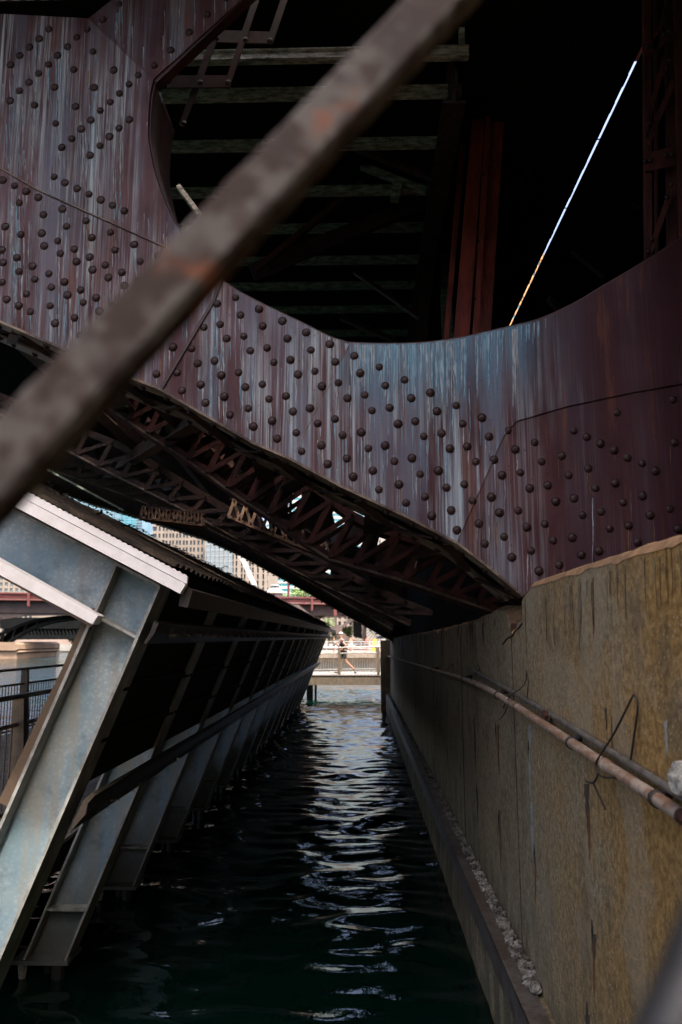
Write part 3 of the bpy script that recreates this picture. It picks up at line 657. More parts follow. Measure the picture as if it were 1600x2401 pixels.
for i in range(80):                            # finger joint across the slit
    y = 7.8+i*.24; m = MB(); m.box((3.19, y, DZ+.021), (3.206+.012*((i*7) % 5)/4 if i % 7 else 3.26, y+(.20 if i % 7 else .012), DZ+.035)); m.build('joint_finger', 'deck_dark', BR)
m = MB(); m.box((-45, 26.4, 7.6), (3.19, 26.7, DZ-.01)); m.build('edge_girder', 'maroon', BR)
for (y0_, y1_) in [(20, 8), (45, 0), (120, 0), (210, 0), (330, 0), (440, 0), (528, 0), (604, 0), (664, 0), (720, 0), (776, 0), (825, 0)]:
    p = oZ(800, y0_, 8.95)
    if p.y < 7.45: continue
    m = MB(); m.box((-6.0, p.y-.05, 8.84), (1.2, p.y+.05, 8.855)); m.box((-6.0, p.y-.012, 8.855), (1.2, p.y+.012, 8.945)); m.box((-6.0, p.y-.05, 8.945), (1.2, p.y+.05, 8.96)); m.box((-6.0, p.y-.03, 8.96), (-5.9, p.y+.03, 9.19)); m.box((1.1, p.y-.03, 8.96), (1.16, p.y+.03, 9.19))
    m.build('stringer', 'stringer', BR)
def girder(X, za, zb, w, name='floor_beam', mat='soffit_steel', ya=6.2, yb=26):
    m = MB(); m.box((X-w/2, ya, za), (X+w/2, yb, za+.03)); m.box((X-.02, ya, za+.03), (X+.02, yb, zb)); o = m.build(name, mat, BR)
    for i in range(40):
        y = ya+1+i*.28
        for s in (-1, 1): inst('rivet', small_rivet, o, (X+s*w*.35, y, za-.002), (R(90), 0, 0), (.9, .9, .9))
    return o
girder(1.06, 8.45, 9.18, .26, ya=7.7); girder(1.95, 8.5, 9.18, .2, ya=11)
girder(-6.4, 8.2, 9.18, .3, ya=7.7)
def poly_member(px, Y, dep, name, mat):
    m = MB(); m.prism(tr(px, Y), (0, dep, 0)); return m.build(name, mat, BR)
# slanting red column (I shape: two flanges + web)
YC = 9.0
cx = [(1108, -30), (1124, 118), (1068, 800)]
col = poly_member([(1122, 100), (1150, 100), (1100, 800), (1064, 800)], YC, .05, 'red_column', 'red_steel')
for px, Y, d, nm in (([(1150, 100), (1163, 100), (1121, 800), (1108, 800)], YC-.07, .05, 'column_rib'), ([(1163, 100), (1194, 100), (1150, 800), (1121, 800)], YC+.05, .04, 'column_flange'), ([(1098, 110), (1112, 110), (1052, 800), (1040, 800)], YC+.5, .05, 'column_flange')):
    m = MB(); m.prism(tr(px, Y), (0, d, 0)); m.build(nm, 'red_steel', col)
for (x, y) in [(1150, 172), (1146, 235), (1134, 410), (1122, 565), (1114, 700)]:
    p = oY(x, y, YC-.07); inst('rivet', small_rivet, col, p, None, (1, 1, 1))
kn = poly_member([(1050, -40), (1062, 62), (1148, 118), (1190, 118), (1222, -40)], YC-.3, .03, 'knee_plate', 'red_steel')
m = MB(); m.prism(tr([(1150, -40), (1150, 116), (1182, 116), (1205, -40)], YC-.34), (0, .03, 0)); m.build('knee_angle', 'strut_tan', kn)
for (x, y) in [(1164, 15), (1164, 57), (1165, 97), (1190, -4), (1208, 20), (1215, 95)]:
    p = oY(x, y, YC-.34); inst('rivet', small_rivet, kn, p, None, (1.3, 1.3, 1.3))
tb = poly_member([(1150, -60), (1150, 118), (1520, 120), (1520, -60)], YC-.2, .04, 'cross_beam', 'red_steel')
m = MB(); a = oY(1150, 120, YC-.2); b = oY(1520, 122, YC-.2); m.beam(a, b, .3, .02); m.build('beam_flange', 'red_steel', tb)
poly_member([(1046, 120), (1066, 120), (1000, 820), (975, 820)], 11.5, .15, 'dark_column', 'soffit_steel')
poly_member([(1030, 540), (1050, 540), (1066, 810), (1040, 810)], 12.5, .2, 'grey_column', 'stringer')
# laced column at the right edge
YL = 6.2
lc = poly_member([(1510, -40), (1527, -40), (1530, 640), (1516, 640)], YL, .06, 'laced_column', 'dull_red_steel')
for px, Y, d, nm in (([(1534, -40), (1541, -40), (1544, 640), (1538, 640)], YL+.35, .03, 'column_flange'), ([(1582, -40), (1620, -40), (1640, 640), (1598, 640)], YL-.05, .05, 'column_flange'), ([(1562, -40), (1580, -40), (1590, 640), (1568, 640)], YL+.05, .05, 'column_flange')):
    m = MB(); m.prism(tr(px, Y), (0, d, 0)); m.build(nm, 'dull_red_steel', lc)
for i, px in enumerate(([(1508, 112), (1578, 52), (1580, 92), (1512, 136)], [(1512, 360), (1582, 342), (1584, 386), (1512, 402)], [(1515, 330), (1575, 185), (1585, 195), (1524, 340)], [(1530, 110), (1558, 15), (1566, 15), (1540, 120)], [(1516, 600), (1570, 440), (1580, 450), (1528, 600)], [(1510, 300), (1555, 130), (1563, 140), (1520, 305)])):
    m = MB(); m.prism(tr(px, YL-.03), (0, .015, 0)); m.build('lacing_bar', 'dull_red_steel', lc)
for (x, y) in [(1513, 378), (1526, 376), (1562, 364), (1575, 362), (1520, 108), (1558, 80), (1570, 72), (1570, 140), (1560, 176), (1524, 288), (1515, 318), (1575, 432), (1564, 462), (1530, 562), (1520, 590), (1514, 55)]:
    p = oY(x, y, YL-.045); inst('rivet', small_rivet, lc, p, None, (1.15, 1.15, 1.15))
# lacing of the diagonal member behind the upper left plate
YD = 6.0
dm = poly_member([(565, 0), (770, -190), (776, -190), (572, 0), (366, 195), (360, 187)], Y0+.03, .10, 'diagonal_side', 'maroon')
for px in ([(392, 176), (540, 176), (540, 205), (392, 205)], [(497, 80), (512, 86), (432, 296), (420, 290)], [(602, -30), (618, -30), (540, 198), (528, 192)], [(668, -30), (684, -30), (640, 100), (626, 94)], [(500, 70), (640, 74), (640, 102), (500, 98)]):
    m = MB(); m.prism(tr(px, YD), (0, .015, 0)); YD += .012; m.build('lacing_bar', 'maroon', dm)
for (x, y) in [(396, 191), (470, 194), (535, 194), (508, 90), (576, 94), (634, 96), (432, 290), (360, 222), (395, 316), (376, 335), (357, 353)]:
    p = oY(x, y, Y0+.66); inst('rivet', small_rivet, dm, p, None, (1.3, 1.3, 1.3))
# bracing deep inside the opening
for a, b, Y, w_, mat in [((560, 120), (1010, 118), 8.3, .05, 'dull_red_steel'), ((490, 215), (1010, 420), 9.6, .09, 'dull_red_steel'), ((600, 640), (1010, 300), 10.2, .10, 'dull_red_steel'), ((700, 60), (960, 250), 9.0, .06, 'soffit_steel'), ((830, 640), (1000, 760), 12, .08, 'dull_red_steel'), ((1200, 330), (1320, 180), 10, .05, 'dull_red_steel'), ((1180, 480), (1290, 340), 10, .05, 'dull_red_steel')]:
    m = MB(); p = oY(*a, Y); q = oY(*b, Y); m.beam(p, q, .10, w_*.25); m.beam(p+Vector((0, 0, w_*.5)), q+Vector((0, 0, w_*.5)), .015, w_); br = m.build('inner_brace', mat, BR)
    for k in range(6): inst('rivet', small_rivet, br, p.lerp(q, (k+.5)/6)+Vector((0, -.012, w_*.5)), None, (.7, .7, .7))
# a few dim diagonals deep inside
for a, b, Y, w_, mat in [((500, 240), (640, 310), 9.5, .10, 'stringer'), ((800, 370), (1000, 450), 10, .07, 'stringer'), ((590, 640), (1000, 470), 10.5, .22, 'maroon'), ((420, 440), (480, 520), 8, .05, 'stringer'), ((935, 430), (925, 470), 10, .12, 'stringer'), ((800, 745), (930, 800), 13, .08, 'soffit_steel')]:
    m = MB(); m.beam(oY(*a, Y), oY(*b, Y), .12, w_, (0, 0, 1)); m.build('inner_brace', mat, BR)
for a, b, Y, w_ in [((1345, 585), (1420, 645), 12, .12), ((1285, 700), (1310, 722), 13, .10), ((1430, 420), (1510, 480), 11, .2)]:
    m = MB(); m.beam(oY(*a, Y), oY(*b, Y), .12, w_, (0, 0, 1)); m.build('inner_brace', 'soffit_steel', BR)
# approach abutment that closes the view to the right, and an unseen viaduct wall added beside the camera for shade
m = MB(); m.box((5.2, 6.8, -1), (22, 40, DZ-.01)); m.box((1.43, 6.6, -1), (5.3, 27.5, 4.3)); tag(m.build('abutment', 'deck_dark'), 'dark concrete abutment under the approach span at right', 'wall')
m = MB(); m.box((1.95, -30, -1), (22, 3.9, 11.5)); tag(m.build('viaduct_shade_wall', 'concrete'), 'tall unseen concrete viaduct wall added at right to shade the plate and bar', 'wall')
# ================================================================== RIVERWALK CANOPY (left)
YF, SP, NF = 4.69, 1.79, 15
CAN = thing('riverwalk_canopy', (-2.5, 4.6, 0), 'leaning galvanised steel canopy frames with white trim beside the canal', 'canopy')
A = oY(386, 1378, YF); B = oY(236, 1443, YF)
LEAN = .395; RS = .513
def colR(z): return A.x+(z-A.z)*LEAN
def colL(z): return B.x+(z-B.z)*LEAN
z0 = .14
XL = -4.3
dR = Vector((-1, 0, RS)).normalized(); nR = Vector((dR.z, 0, -dR.x))
At = A; Al = A+dR*((A.x-XL)/-dR.x); Bl = B+dR*((B.x-XL)/-dR.x)
web = [Vector((colL(z0), 0, z0)), Vector((colR(z0), 0, z0)), Vector((A.x, 0, A.z)), Vector((Al.x, 0, Al.z)), Vector((Bl.x, 0, Bl.z)), Vector((B.x, 0, B.z))]
mw = MB(); mw.prism([Vector((p.x, -.007, p.z)) for p in web], (0, .014, 0)); web_me = mw.mesh('frame', 'galvanised')
FW = .13
def flange(p, q, t=.018, w=FW):
    m = MB()
    d = Vector((q[0]-p[0], 0, q[2]-p[2])).normalized(); s = Vector((-d.z, 0, d.x))*t/2
    p = Vector((p[0], 0, p[2])); q = Vector((q[0], 0, q[2]))
    m.prism([p-s-Vector((0, w, 0)), q-s-Vector((0, w, 0)), q+s-Vector((0, w, 0)), p+s-Vector((0, w, 0))], (0, 2*w, 0))
    return m.mesh('flange', 'galv_flange')
def edge(p, q, t=.021, w=FW): return flange(p, q, t, w)
Vx = lambda x, z: (x, 0, z)
st_top = B+Vector((LEAN, 0, 1)).normalized()*.40
# where the column's inner flange line meets the beam top line
t_ = ((A.z-B.z)-(A.x-B.x)*-RS)/(1+LEAN*RS); KT = (B.x+LEAN*t_, 0, B.z+t_)
# beam bottom line extended to the outer flange
s_ = ((B.z-A.z)*LEAN+A.x-B.x)/(1+RS*LEAN); KR = (B.x+s_, 0, B.z-RS*s_)
fl_me = [('flange', flange(Vx(colR(z0), z0), Vx(A.x, A.z))), ('flange', flange(Vx(colL(z0), z0), Vx(B.x, B.z))), ('flange', flange(Vx(A.x, A.z), Vx(Al.x, Al.z))), ('flange', flange(Vx(B.x, B.z), Vx(Bl.x, Bl.z))),
         ('stiffener', flange(Vx(B.x, B.z), KT, .016, FW-.012)), ('stiffener', flange(Vx(B.x, B.z), KR, .016, FW-.012)),
         ('stiffener', flange(Vx(colL(.50)+.01, .50), Vx(colR(.50)-.01, .50), .018, FW-.01))]
mb = MB(); mb.box((colL(z0)-.09, -FW-.02, z0-.03), (colR(z0)+.03, FW+.02, z0)); base_me = mb.mesh('base_plate', 'galvanised')
mn = MB(); vs = [(.035*math.cos(a), .035*math.sin(a)) for a in [math.pi/3*k for k in range(6)]]
mn.add([(x, y, -.10) for x, y in vs]+[(x, y, -.04) for x, y in vs]+[(x*.75, y*.75, -.16) for x, y in vs], [(5, 4, 3, 2, 1, 0)]+[(i, (i+1) % 6, (i+1) % 6+6, i+6) for i in range(6)]+[tuple(range(6, 12))]+[tuple(range(17, 11, -1))]+[(12+i, 12+(i+1) % 6, (i+1) % 6, i) for i in range(6)])
nut_me = mn.mesh('anchor_nut', 'galv_edge')
mp = MB(); mp.tube([(0, 0, -1.2), (0, 0, 0)], .05, 8); pile_me = mp.mesh('anchor_pile', 'black_rail')
for k in range(NF):
    y = YF+k*SP
    fr = inst('frame', web_me, CAN, (0, y, 0))
    for nm, me in fl_me:
        o = inst(nm, me); o.parent = fr
    o = inst('base_plate', base_me); o.parent = fr
    if k < 7:
        for (nx, ny) in ((colR(z0)-.06, -.1), (colL(z0)-.02, -.1)):
            for zz in (0, -.14):
                o = inst('anchor_nut', nut_me, None, (nx, ny, z0+.02+zz*.0-.0)); o.parent = fr; break
    o = inst('anchor_pile', pile_me, None, ((colL(z0)+colR(z0))/2, 0, z0-.02)); o.parent = fr
    o = inst('anchor_pile', pile_me, None, (colR(z0)-.06, -.1, z0-.02)); o.parent = fr
YE = YF+(NF-1)*SP+.4
# roof sheet (corrugated), two slopes
m = MB(); ya, yb = YF-.26, YE; n = 700; vs = []; fs = []
e0 = A+Vector((.09, 0, -.046))+nR*-.0
up = Vector((RS, 0, 1)).normalized()
ro = Vector((A.x, 0, A.z))+up*.16-dR*.05
for i in range(n+1):
    y = ya+(yb-ya)*i/n; h = .011*(1 if (i//2) % 2 else -1)+.006*noise.noise((y*3, 0, 0))
    for s_len, hz in ((0, 0), (1.2, 0), (2.6, 0)):
        p = ro+dR*s_len+up*(h+.02*noise.noise((y*.9, s_len*2, 1))); vs.append((p.x, y, p.z))
    p = ro+dR*2.6+Vector((-1.6, 0, -.35)); vs.append((p.x, y, p.z))
for i in range(n):
    for k in range(3): fs.append((i*4+k, i*4+k+1, i*4+5+k, i*4+4+k))
m.add(vs, fs); roof = m.build('roof_sheet', 'roof_steel', CAN, recalc=False)
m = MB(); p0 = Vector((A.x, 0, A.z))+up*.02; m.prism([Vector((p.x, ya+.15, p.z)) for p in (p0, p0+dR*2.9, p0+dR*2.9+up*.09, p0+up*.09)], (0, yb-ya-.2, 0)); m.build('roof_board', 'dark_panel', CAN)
# debris along the ridge line of the roof
m = MB(); rr = random.Random(11)
for i in range(420):
    y = rr.uniform(ya, yb*.8); p = ro+dR*rr.uniform(1.0, 2.6)+up*.03; s = rr.uniform(.015, .045)
    a = [Vector((rr.uniform(-1, 1), rr.uniform(-1, 1), rr.uniform(0, 1)))*s for _ in range(4)]
    m.add([Vector((p.x, y, p.z))+q for q in a], [(0, 1, 2), (0, 2, 3), (0, 1, 3), (1, 2, 3)])
tag(m.build('roof_debris', 'roof_steel', recalc=False), 'dark leaf debris scattered over the canopy roof', 'debris', kind='stuff')
# white trim at the near end
def trim(px, Y, dep, name, mat): m = MB(); m.prism(tr(px, Y), (0, dep, 0)); return m.build(name, mat, CAN)
trim([(436, 1370), (67, 1175), (-260, 1002), (-260, 1026), (48, 1195), (422, 1392)], YF-.27, .06, 'fascia_trim', 'white_trim')
# upper strip with serrated top
top = []; nS = 110
for i in range(nS+1):
    t = i/nS; x = 440+(-260-440)*t; y = 1353+(983-1353)*t; top.append((x, y-(3.5 if (i % 2) else 0)))
trim([(438, 1369)]+top+[(-260, 1001)], YF-.262, .03, 'fascia_trim', 'white_trim')
trim([(230, 1443), (0, 1314), (-260, 1168), (-260, 1202), (0, 1348), (217, 1464)], YF-.20, .12, 'soffit_trim', 'white_trim')
trim([(217, 1464), (0, 1348), (-260, 1202), (-260, 1207), (0, 1353), (213, 1470)], YF-.19, .10, 'soffit_edge', 'bronze')
trim([(194, 1456), (216, 1465), (169, 1571), (128, 1656), (20, 1893), (-4, 1880), (106, 1650), (144, 1571)], YF-.12, .03, 'post_cladding', 'bronze')
q = oY(222, 1434, YF-.06); lump('leaf_clump', q+Vector((0, 0, .0)), (.035, .05, .02), 'leaf_litter', 'clump of dead brown leaves caught in the frame corner below the white trim', 'leaves', 6)
# gutter, rails and panels on the canal side
def longbox(px, Y, name, mat, y1=YE):
    m = MB(); m.prism(tr(px, Y), (0, y1-Y, 0)); return m.build(name, mat, CAN)
longbox([(438, 1376), (423, 1398), (419, 1421), (440, 1425), (452, 1384)], YF-.2, 'gutter', 'dark_rail')
ur = longbox([(362, 1455), (372, 1462), (362, 1486), (350, 1502), (343, 1510), (338, 1508), (352, 1482)], YF-.16, 'upper_rail', 'dark_rail')
brk = MB(); brk.box((-.012, -.05, -.03), (.03, .05, -.01)); brk.box((-.012, -.05, -.03), (-.004, .05, .03)); brk_me = brk.mesh('bracket', 'dark_rail')
pr = oY(362, 1482, YF-.16)
for i in range(60):
    o = inst('bracket', brk_me, None, (pr.x+.02, YF+.2+i*.41, pr.z)); adopt(o, ur)
lr = longbox([(186, 1898), (196, 1876), (214, 1860), (222, 1866), (206, 1884), (200, 1910), (170, 1945), (166, 1950), (168, 1938)], YF-.10, 'lower_rail', 'dark_rail')
# debris netting of cobweb tinsel along the lower rail: small bright foil strips
m = MB(); pr = oY(205, 1905, YF); rr = random.Random(21)
def panel(za, zb, off, name):
    m = MB(); xa, xb = colL(za)+off, colL(zb)+off
    m.prism([(xa, YF+.13, za), (xa-.02, YF+.13, za), (xb-.02, YF+.13, zb), (xb, YF+.13, zb)], (0, YE-YF-.13, 0)); return m.build(name, 'dark_panel', CAN)
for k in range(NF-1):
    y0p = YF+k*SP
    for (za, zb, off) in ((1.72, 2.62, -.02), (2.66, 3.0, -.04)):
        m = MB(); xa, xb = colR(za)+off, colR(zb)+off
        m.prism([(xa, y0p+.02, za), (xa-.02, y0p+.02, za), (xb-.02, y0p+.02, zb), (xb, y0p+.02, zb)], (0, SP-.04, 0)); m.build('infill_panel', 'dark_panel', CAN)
    for z in (1.98, 2.28):
        m = MB(); x = colR(z)-.012; m.box((x, y0p+.02, z), (x+.03, y0p+SP-.02, z+.05)); m.build('panel_rail', 'dark_panel', CAN)
m = MB(); m.prism([(colL(1.0)-.12, YF+.5, 1.0), (colL(1.0)-.14, YF+.5, 1.0), (colL(1.70)-.06, YF+.5, 1.7), (colL(1.70)-.04, YF+.5, 1.7)], (0, YE-YF-3, 0))

# string of foil along the lower rail
m = MB(); c0 = oY(196, 1918, YF)
for i in range(1500):
    t = rr.random(); y = YF+.25+t*(YE-YF-6); p = Vector((c0.x+rr.uniform(-.03, .03)+.02, y, c0.z+rr.uniform(-.035, .03)+.015)); s = rr.uniform(.006, .016)
    a = [Vector((rr.uniform(-1, 1), rr.uniform(-1, 1), rr.uniform(-1, 1)))*s for _ in range(3)]
    m.add([p+a[0], p+a[1], p+a[2]], [(0, 1, 2)])
g = NG('foil'); M['foil'] = g.out((.55, .57, .55), .25, .7)
tag(m.build('foil_netting', 'foil', recalc=False), 'tattered glinting netting hanging under the lower canopy rail', 'netting', kind='stuff')

# ================================================================== RIVERWALK DECK AND RAILINGS (left)
m = MB(); m.box((-6.1, -2, .74), (-2.46, 36.5, .93)); dk = struct(m.build('riverwalk', 'dark_panel'))
for i in range(150):
    y = -1.2+i*.25; m = MB(); m.box((-6.08, y+.006, .932), (-2.45, y+.244, .965+.003*math.sin(i*5))); m.build('plank', 'walk_deck', dk)
post = MB(); post.prism([(-.035, -.03, 0), (.075, -.03, 0), (.035, -.03, 1.06), (-.035, -.03, 1.06)], (0, .06, 0)); post_me = post.mesh('post', 'rail_paint')
bal = MB(); bal.tube([(0, 0, .1), (0, 0, .84)], .0085, 6); bal_me = bal.mesh('baluster', 'rail_paint')
def railing(X, ya, yb, ps, label, bs=.11, flip=1, z=.965):
    rt = thing('railing', (X, ya, z), label, 'railing', 'riverwalk railings')
    for zz, r in ((1.10, .024), (.85, .02), (.10, .016)):
        m = MB(); m.tube([(X, ya, z+zz), (X, yb, z+zz)], r, 10); m.build('rail', 'rail_paint', rt, True)
    y = ya+.3; ys = []
    while y < yb: inst('post', post_me, rt, (X, y, z), None, (1.5, 1.5, 1.02)); ys.append(y); y += ps
    y = ya+.08; k = 0
    while y < yb and k < 290:
        if min(abs(y-q) for q in ys) > .06: inst('baluster', bal_me, rt, (X, y, z))
        y += bs; k += 1
railing(-5.85, 6.0, 34, 2.4, 'outer brown metal railing along the open river edge')
railing(-3.15, 4.35, 9.6, 2.55, 'inner brown metal railing close to the nearest canopy post')

# ================================================================== FOOTBRIDGE
FY = 33.0; FZ = 1.05
fbk = thing('footbridge', (-.7, FY+1.2, 0), 'small footbridge with pale planks crossing the far end of the canal', 'bridge')
m = MB(); m.box((-3.4, FY, FZ-.42), (1.05, FY+.12, FZ-.03)); m.build('side_beam', 'rail_paint', fbk)
m = MB(); m.box((-3.4, FY+2.5, FZ-.42), (1.05, FY+2.62, FZ-.03)); m.build('side_beam', 'rail_paint', fbk)
for i in range(30):
    x = -3.4+i*.148; m = MB(); m.box((x, FY-.03, FZ-.028), (x+.13, FY+2.66, FZ+.01)); m.build('plank', 'grey_plank', fbk)
for yy in (FY+.05, FY+2.55):
    for zz, r in ((1.10, .028), (.86, .025), (.10, .016)):
        m = MB(); m.tube([(-3.4, yy, FZ+zz), (1.0, yy, FZ+zz+.06)], r, 8); m.build('rail', 'galv_edge', fbk)
    for x in (-3.3, -.93, .72):
        m = MB(); m.box((x-.06, yy-.05, FZ+.012), (x+.06, yy+.05, FZ+1.14)); m.build('post', 'rail_paint', fbk)
    for i in range(40):
        x = -3.25+i*.11
        if min(abs(x-q) for q in (-3.3, -.93, .72)) > .08:
            m = MB(); m.tube([(x, yy, FZ+.1), (x, yy, FZ+.88)], .008, 5); m.build('baluster', 'rail_paint', fbk)
m = MB(); m.tube([(-2.2, FY+.6, -1), (-2.2, FY+.6, FZ-.3)], .14, 10); m.tube([(-1.95, FY+.6, -1), (-1.95, FY+.6, FZ-.3)], .05, 8); m.build('pier', 'dark_rail', fbk)

# lamp bracket and conduit at the far end of the wall
lb = thing('wall_lamp', (1.0, 28.4, 2.6), 'small black lamp bracket fixed at the far end of the dock wall', 'lamp')
m = MB(); m.tube([(1.05, 28.3, 2.62), (.72, 28.3, 2.70)], .03, 6); m.build('arm', 'black_rail', lb)
m = MB(); m.tube([(.74, 28.3, 2.66), (.74, 28.3, 2.56)], [.10, .24], 10); m.build('lamp_shade', 'black_rail', lb)
m = MB(); m.tube([(.98, 28.9, 2.5), (.88, 28.9, 1.8), (.96, 28.9, 1.3), (.93, 28.9, .5)], .025, 6); m.build('cable', 'black_rail', lb)
m = MB(); m.box((.72, 28.7, -1), (1.3, 29.2, 2.5)); tag(m.build('corner_pile', 'timber'), 'tan timber corner pile at the far end of the dock wall', 'pile')

# ================================================================== FOREGROUND BARS
ax0 = oY(-120, 1228, .44); ax1 = oY(0, 1108, .452); ax2 = oY(1040, 0, .577); ax3 = ax2+(ax2-ax1)*.4; ax0 = ax1-(ax2-ax1)*.5
import bmesh
d = (ax3-ax0).normalized(); nrm = Vector((0, 1, 0)); upv = Vector((-d.z, 0, d.x)).normalized()
fd = d.cross(upv).normalized()
m = MB(); hw, hd, c = .0205, .014, .004; ring = [(-hw+c, -hd), (hw-c, -hd), (hw, -hd+c), (hw, hd-c), (hw-c, hd), (-hw+c, hd), (-hw, hd-c), (-hw, -hd+c)]
n = 60; vs = []
for i in range(n+1):
    p = ax0.lerp(ax3, i/n)
    for a, b in ring: q = p+upv*a+fd*b; vs.append(q+upv*.0012*noise.noise(q*60))
fs = [(i*8+k, i*8+(k+1) % 8, i*8+8+(k+1) % 8, i*8+8+k) for i in range(n) for k in range(8)]+[tuple(range(8)), tuple(range(n*8+7, n*8-1, -1))]
m.add(vs, fs); tag(m.build('rusty_bar', 'rusty_bar'), 'blurred rusty steel bar crossing the upper left foreground diagonally', 'bar')
m = MB(); pts = [oY(1720, 2020, .42), oY(1665, 2200, .40), oY(1605, 2370, .38), oY(1540, 2520, .37)]; m.tube(smoothpts(pts, 5), .0165, 14)
tag(m.build('black_bar', 'black_rail', None, True), 'blurred black bar at the bottom right corner close to the lens', 'bar')
# ================================================================== FAR SCENE
simple('far_red', (.115, .030, .026), (.09, .024, .021), 1.2, .6)
simple('far_girder', (.050, .032, .028), (.03, .02, .018), .6, .7)
simple('far_trestle', (.085, .060, .052), (.05, .036, .032), .6, .7)
simple('far_black', (.006, .007, .007), (.004, .004, .004), .5, .9, 0, .1, (1, 1, 1), .08)
simple('pier_stone', (.26, .17, .11), (.18, .12, .08), .5, .85)
simple('limestone', (.205, .17, .138), (.165, .138, .113), .2, .8)
simple('pink_stone', (.27, .20, .165), (.21, .155, .125), .3, .85)
simple('grey_stone', (.25, .235, .21), (.18, .17, .15), .4, .85)
simple('white_metal', (.38, .37, .355), (.31, .30, .29), 1, .4)
simple('brick_orange', (.50, .25, .10), (.42, .2, .08), .3, .8)
simple('orange_cone', (.75, .30, .03), None, 3, .6)
simple('bark', (.10, .07, .045), None, 6, .9)
simple('skin', (.36, .19, .125), (.31, .16, .105), 8, .5)
simple('black_cloth', (.014, .013, .014), None, 9, .85)
simple('red_cloth', (.55, .04, .03), None, 9, .8)
simple('white_cloth', (.5, .49, .47), None, 9, .8)
def glass_mat(name, c, rough=.08, metal=.0):
    g = NG(name); n = g.noise((1, 1, 1), .12, 3); M[name] = g.out(g.mix(g.ramp(n, .4, .6), tuple(v*.7 for v in c), c), rough, metal, g.noise((1, 1, 1), .35, 2), .12, .3, .8)
glass_mat('dark_glass', (.035, .045, .05)); glass_mat('teal_glass', (.03, .20, .24)); glass_mat('pale_glass', (.12, .22, .27)); glass_mat('mirror_glass', (.26, .30, .31), .15, .5)
g = NG('foliage'); n = g.noise((1, 1, 1), 1.5, 3); M['foliage'] = g.out(g.mix(g.ramp(n, .35, .65), (.05, .10, .022), (.13, .20, .05)), .55)

def XZ(px, Y): return [(p.x, p.z) for p in tr(px, Y)]
def building(name, label, Y, x0, x1, ytop, depth, wall, cols, pane_w, glass, pane_h, pitch, ystart, yend, proud=.5, spand=None, ybot=1530):
    """front facing us: wall piers and spandrels stand proud of recessed panes; px units at distance Y"""
    a = oY(x0, ytop, Y); b = oY(x1, ybot, Y); s = Y/FPX*1.02
    root = thing(name, ((a.x+b.x)/2, Y, 0), label, 'building')
    m = MB(); m.box((a.x+.3, Y+proud, 0), (b.x-.3, Y+depth, a.z-.3)); m.build('core', glass if spand else 'dark_glass', root)
    m = MB(); m.box((a.x, Y+proud+.05, 0), (a.x+.28, Y+depth, a.z)); m.box((b.x-.28, Y+proud+.05, 0), (b.x, Y+depth, a.z)); m.box((a.x, Y, a.z-.29), (b.x, Y+depth, a.z+.8)); m.build('cornice', wall, root)
    # piers between panes
    edges = [x0]
    for c in cols: edges += [c-pane_w/2, c+pane_w/2]
    edges.append(x1)
    for i in range(0, len(edges), 2):
        if edges[i+1]-edges[i] > .2:
            p = oY(edges[i], 1400, Y); q = oY(edges[i+1], 1400, Y)
            m = MB(); m.box((p.x, Y, 0), (q.x, Y+proud+.02, a.z-.3)); m.build('pier', wall, root)
    pm = None; y = ystart
    while y < yend:
        zt = oY(800, y+pane_h, Y).z; zb = oY(800, y+pitch, Y).z; zp = oY(800, y, Y).z
        m = MB(); m.box((a.x+.01, Y+.12, zb), (b.x-.01, Y+proud+.03, zt)); m.build('spandrel', spand or wall, root)
        for c in cols:
            p = oY(c, y, Y); w = pane_w*s/2
            if pm is None:
                mm = MB(); hh = (zp-zt)/2; mm.box((-w, 0, -hh), (w, .05, hh)); mm.box((-w, -.06, -.08), (w, 0, .06)); pm = mm.mesh('window', glass)
            inst('window', pm, root, (p.x, Y+proud-.07, (zp+zt)/2))
        y += pitch
    return root
def frange(a, b, n): return [a+(b-a)*(i+.5)/n for i in range(n)]
building('beige_tower', 'tall beige masonry tower with rows of paired dark windows', 260, 362, 483, 1120, 30, 'limestone', [368.5, 378.5, 386, 394.5, 401.5, 410.5, 418, 427, 434.5, 444, 452, 462, 471], 5.0, 'dark_glass', 10.3, 16.5, 1134, 1420, .6)
building('mirror_tower', 'pale reflective glass tower with fine grid between two beige buildings', 240, 484.5, 546, 1180, 30, 'grey_stone', frange(484, 546, 6), 9.4, 'mirror_glass', 12.3, 13.2, 1186, 1420, .12)
building('pilaster_building', 'cream stone building with tall pilasters and narrow windows', 200, 547, 626, 1260, 25, 'limestone', [553, 566, 573, 585, 592, 604, 617], 4.2, 'dark_glass', 12, 15.5, 1268, 1420, 1.0)
building('striped_building', 'white office tower banded with teal ribbon windows', 320, 627, 884, 1030, 40, 'white_metal', frange(627, 884, 16), 15.6, 'teal_glass', 6.4, 12.6, 1040, 1440, .3, 'white_metal')
building('stone_slab', 'plain pale stone slab rising right of the banded tower', 300, 885.5, 925, 1215, 20, 'grey_stone', [892, 905, 918], 4, 'dark_glass', 7, 14, 1225, 1480, .4)
building('left_block', 'beige office block seen above the red bridge at far left', 230, -260, 70, 1300, 30, 'limestone', frange(-260, 70, 26), 7.6, 'mirror_glass', 9, 14, 1308, 1420, .5)
building('blue_tower', 'hazy pale blue glass skyscraper in the gap above the canopy roof', 420, 120, 286, 1100, 40, 'pale_glass', frange(120, 286, 10), 15.6, 'pale_glass', 9, 10, 1110, 1330, .15)
building('teal_tower', 'teal banded glass tower beside the pale blue skyscraper', 400, 287, 321, 1150, 40, 'pale_glass', frange(287, 321, 3), 10.5, 'teal_glass', 4.2, 6.2, 1155, 1340, .2)
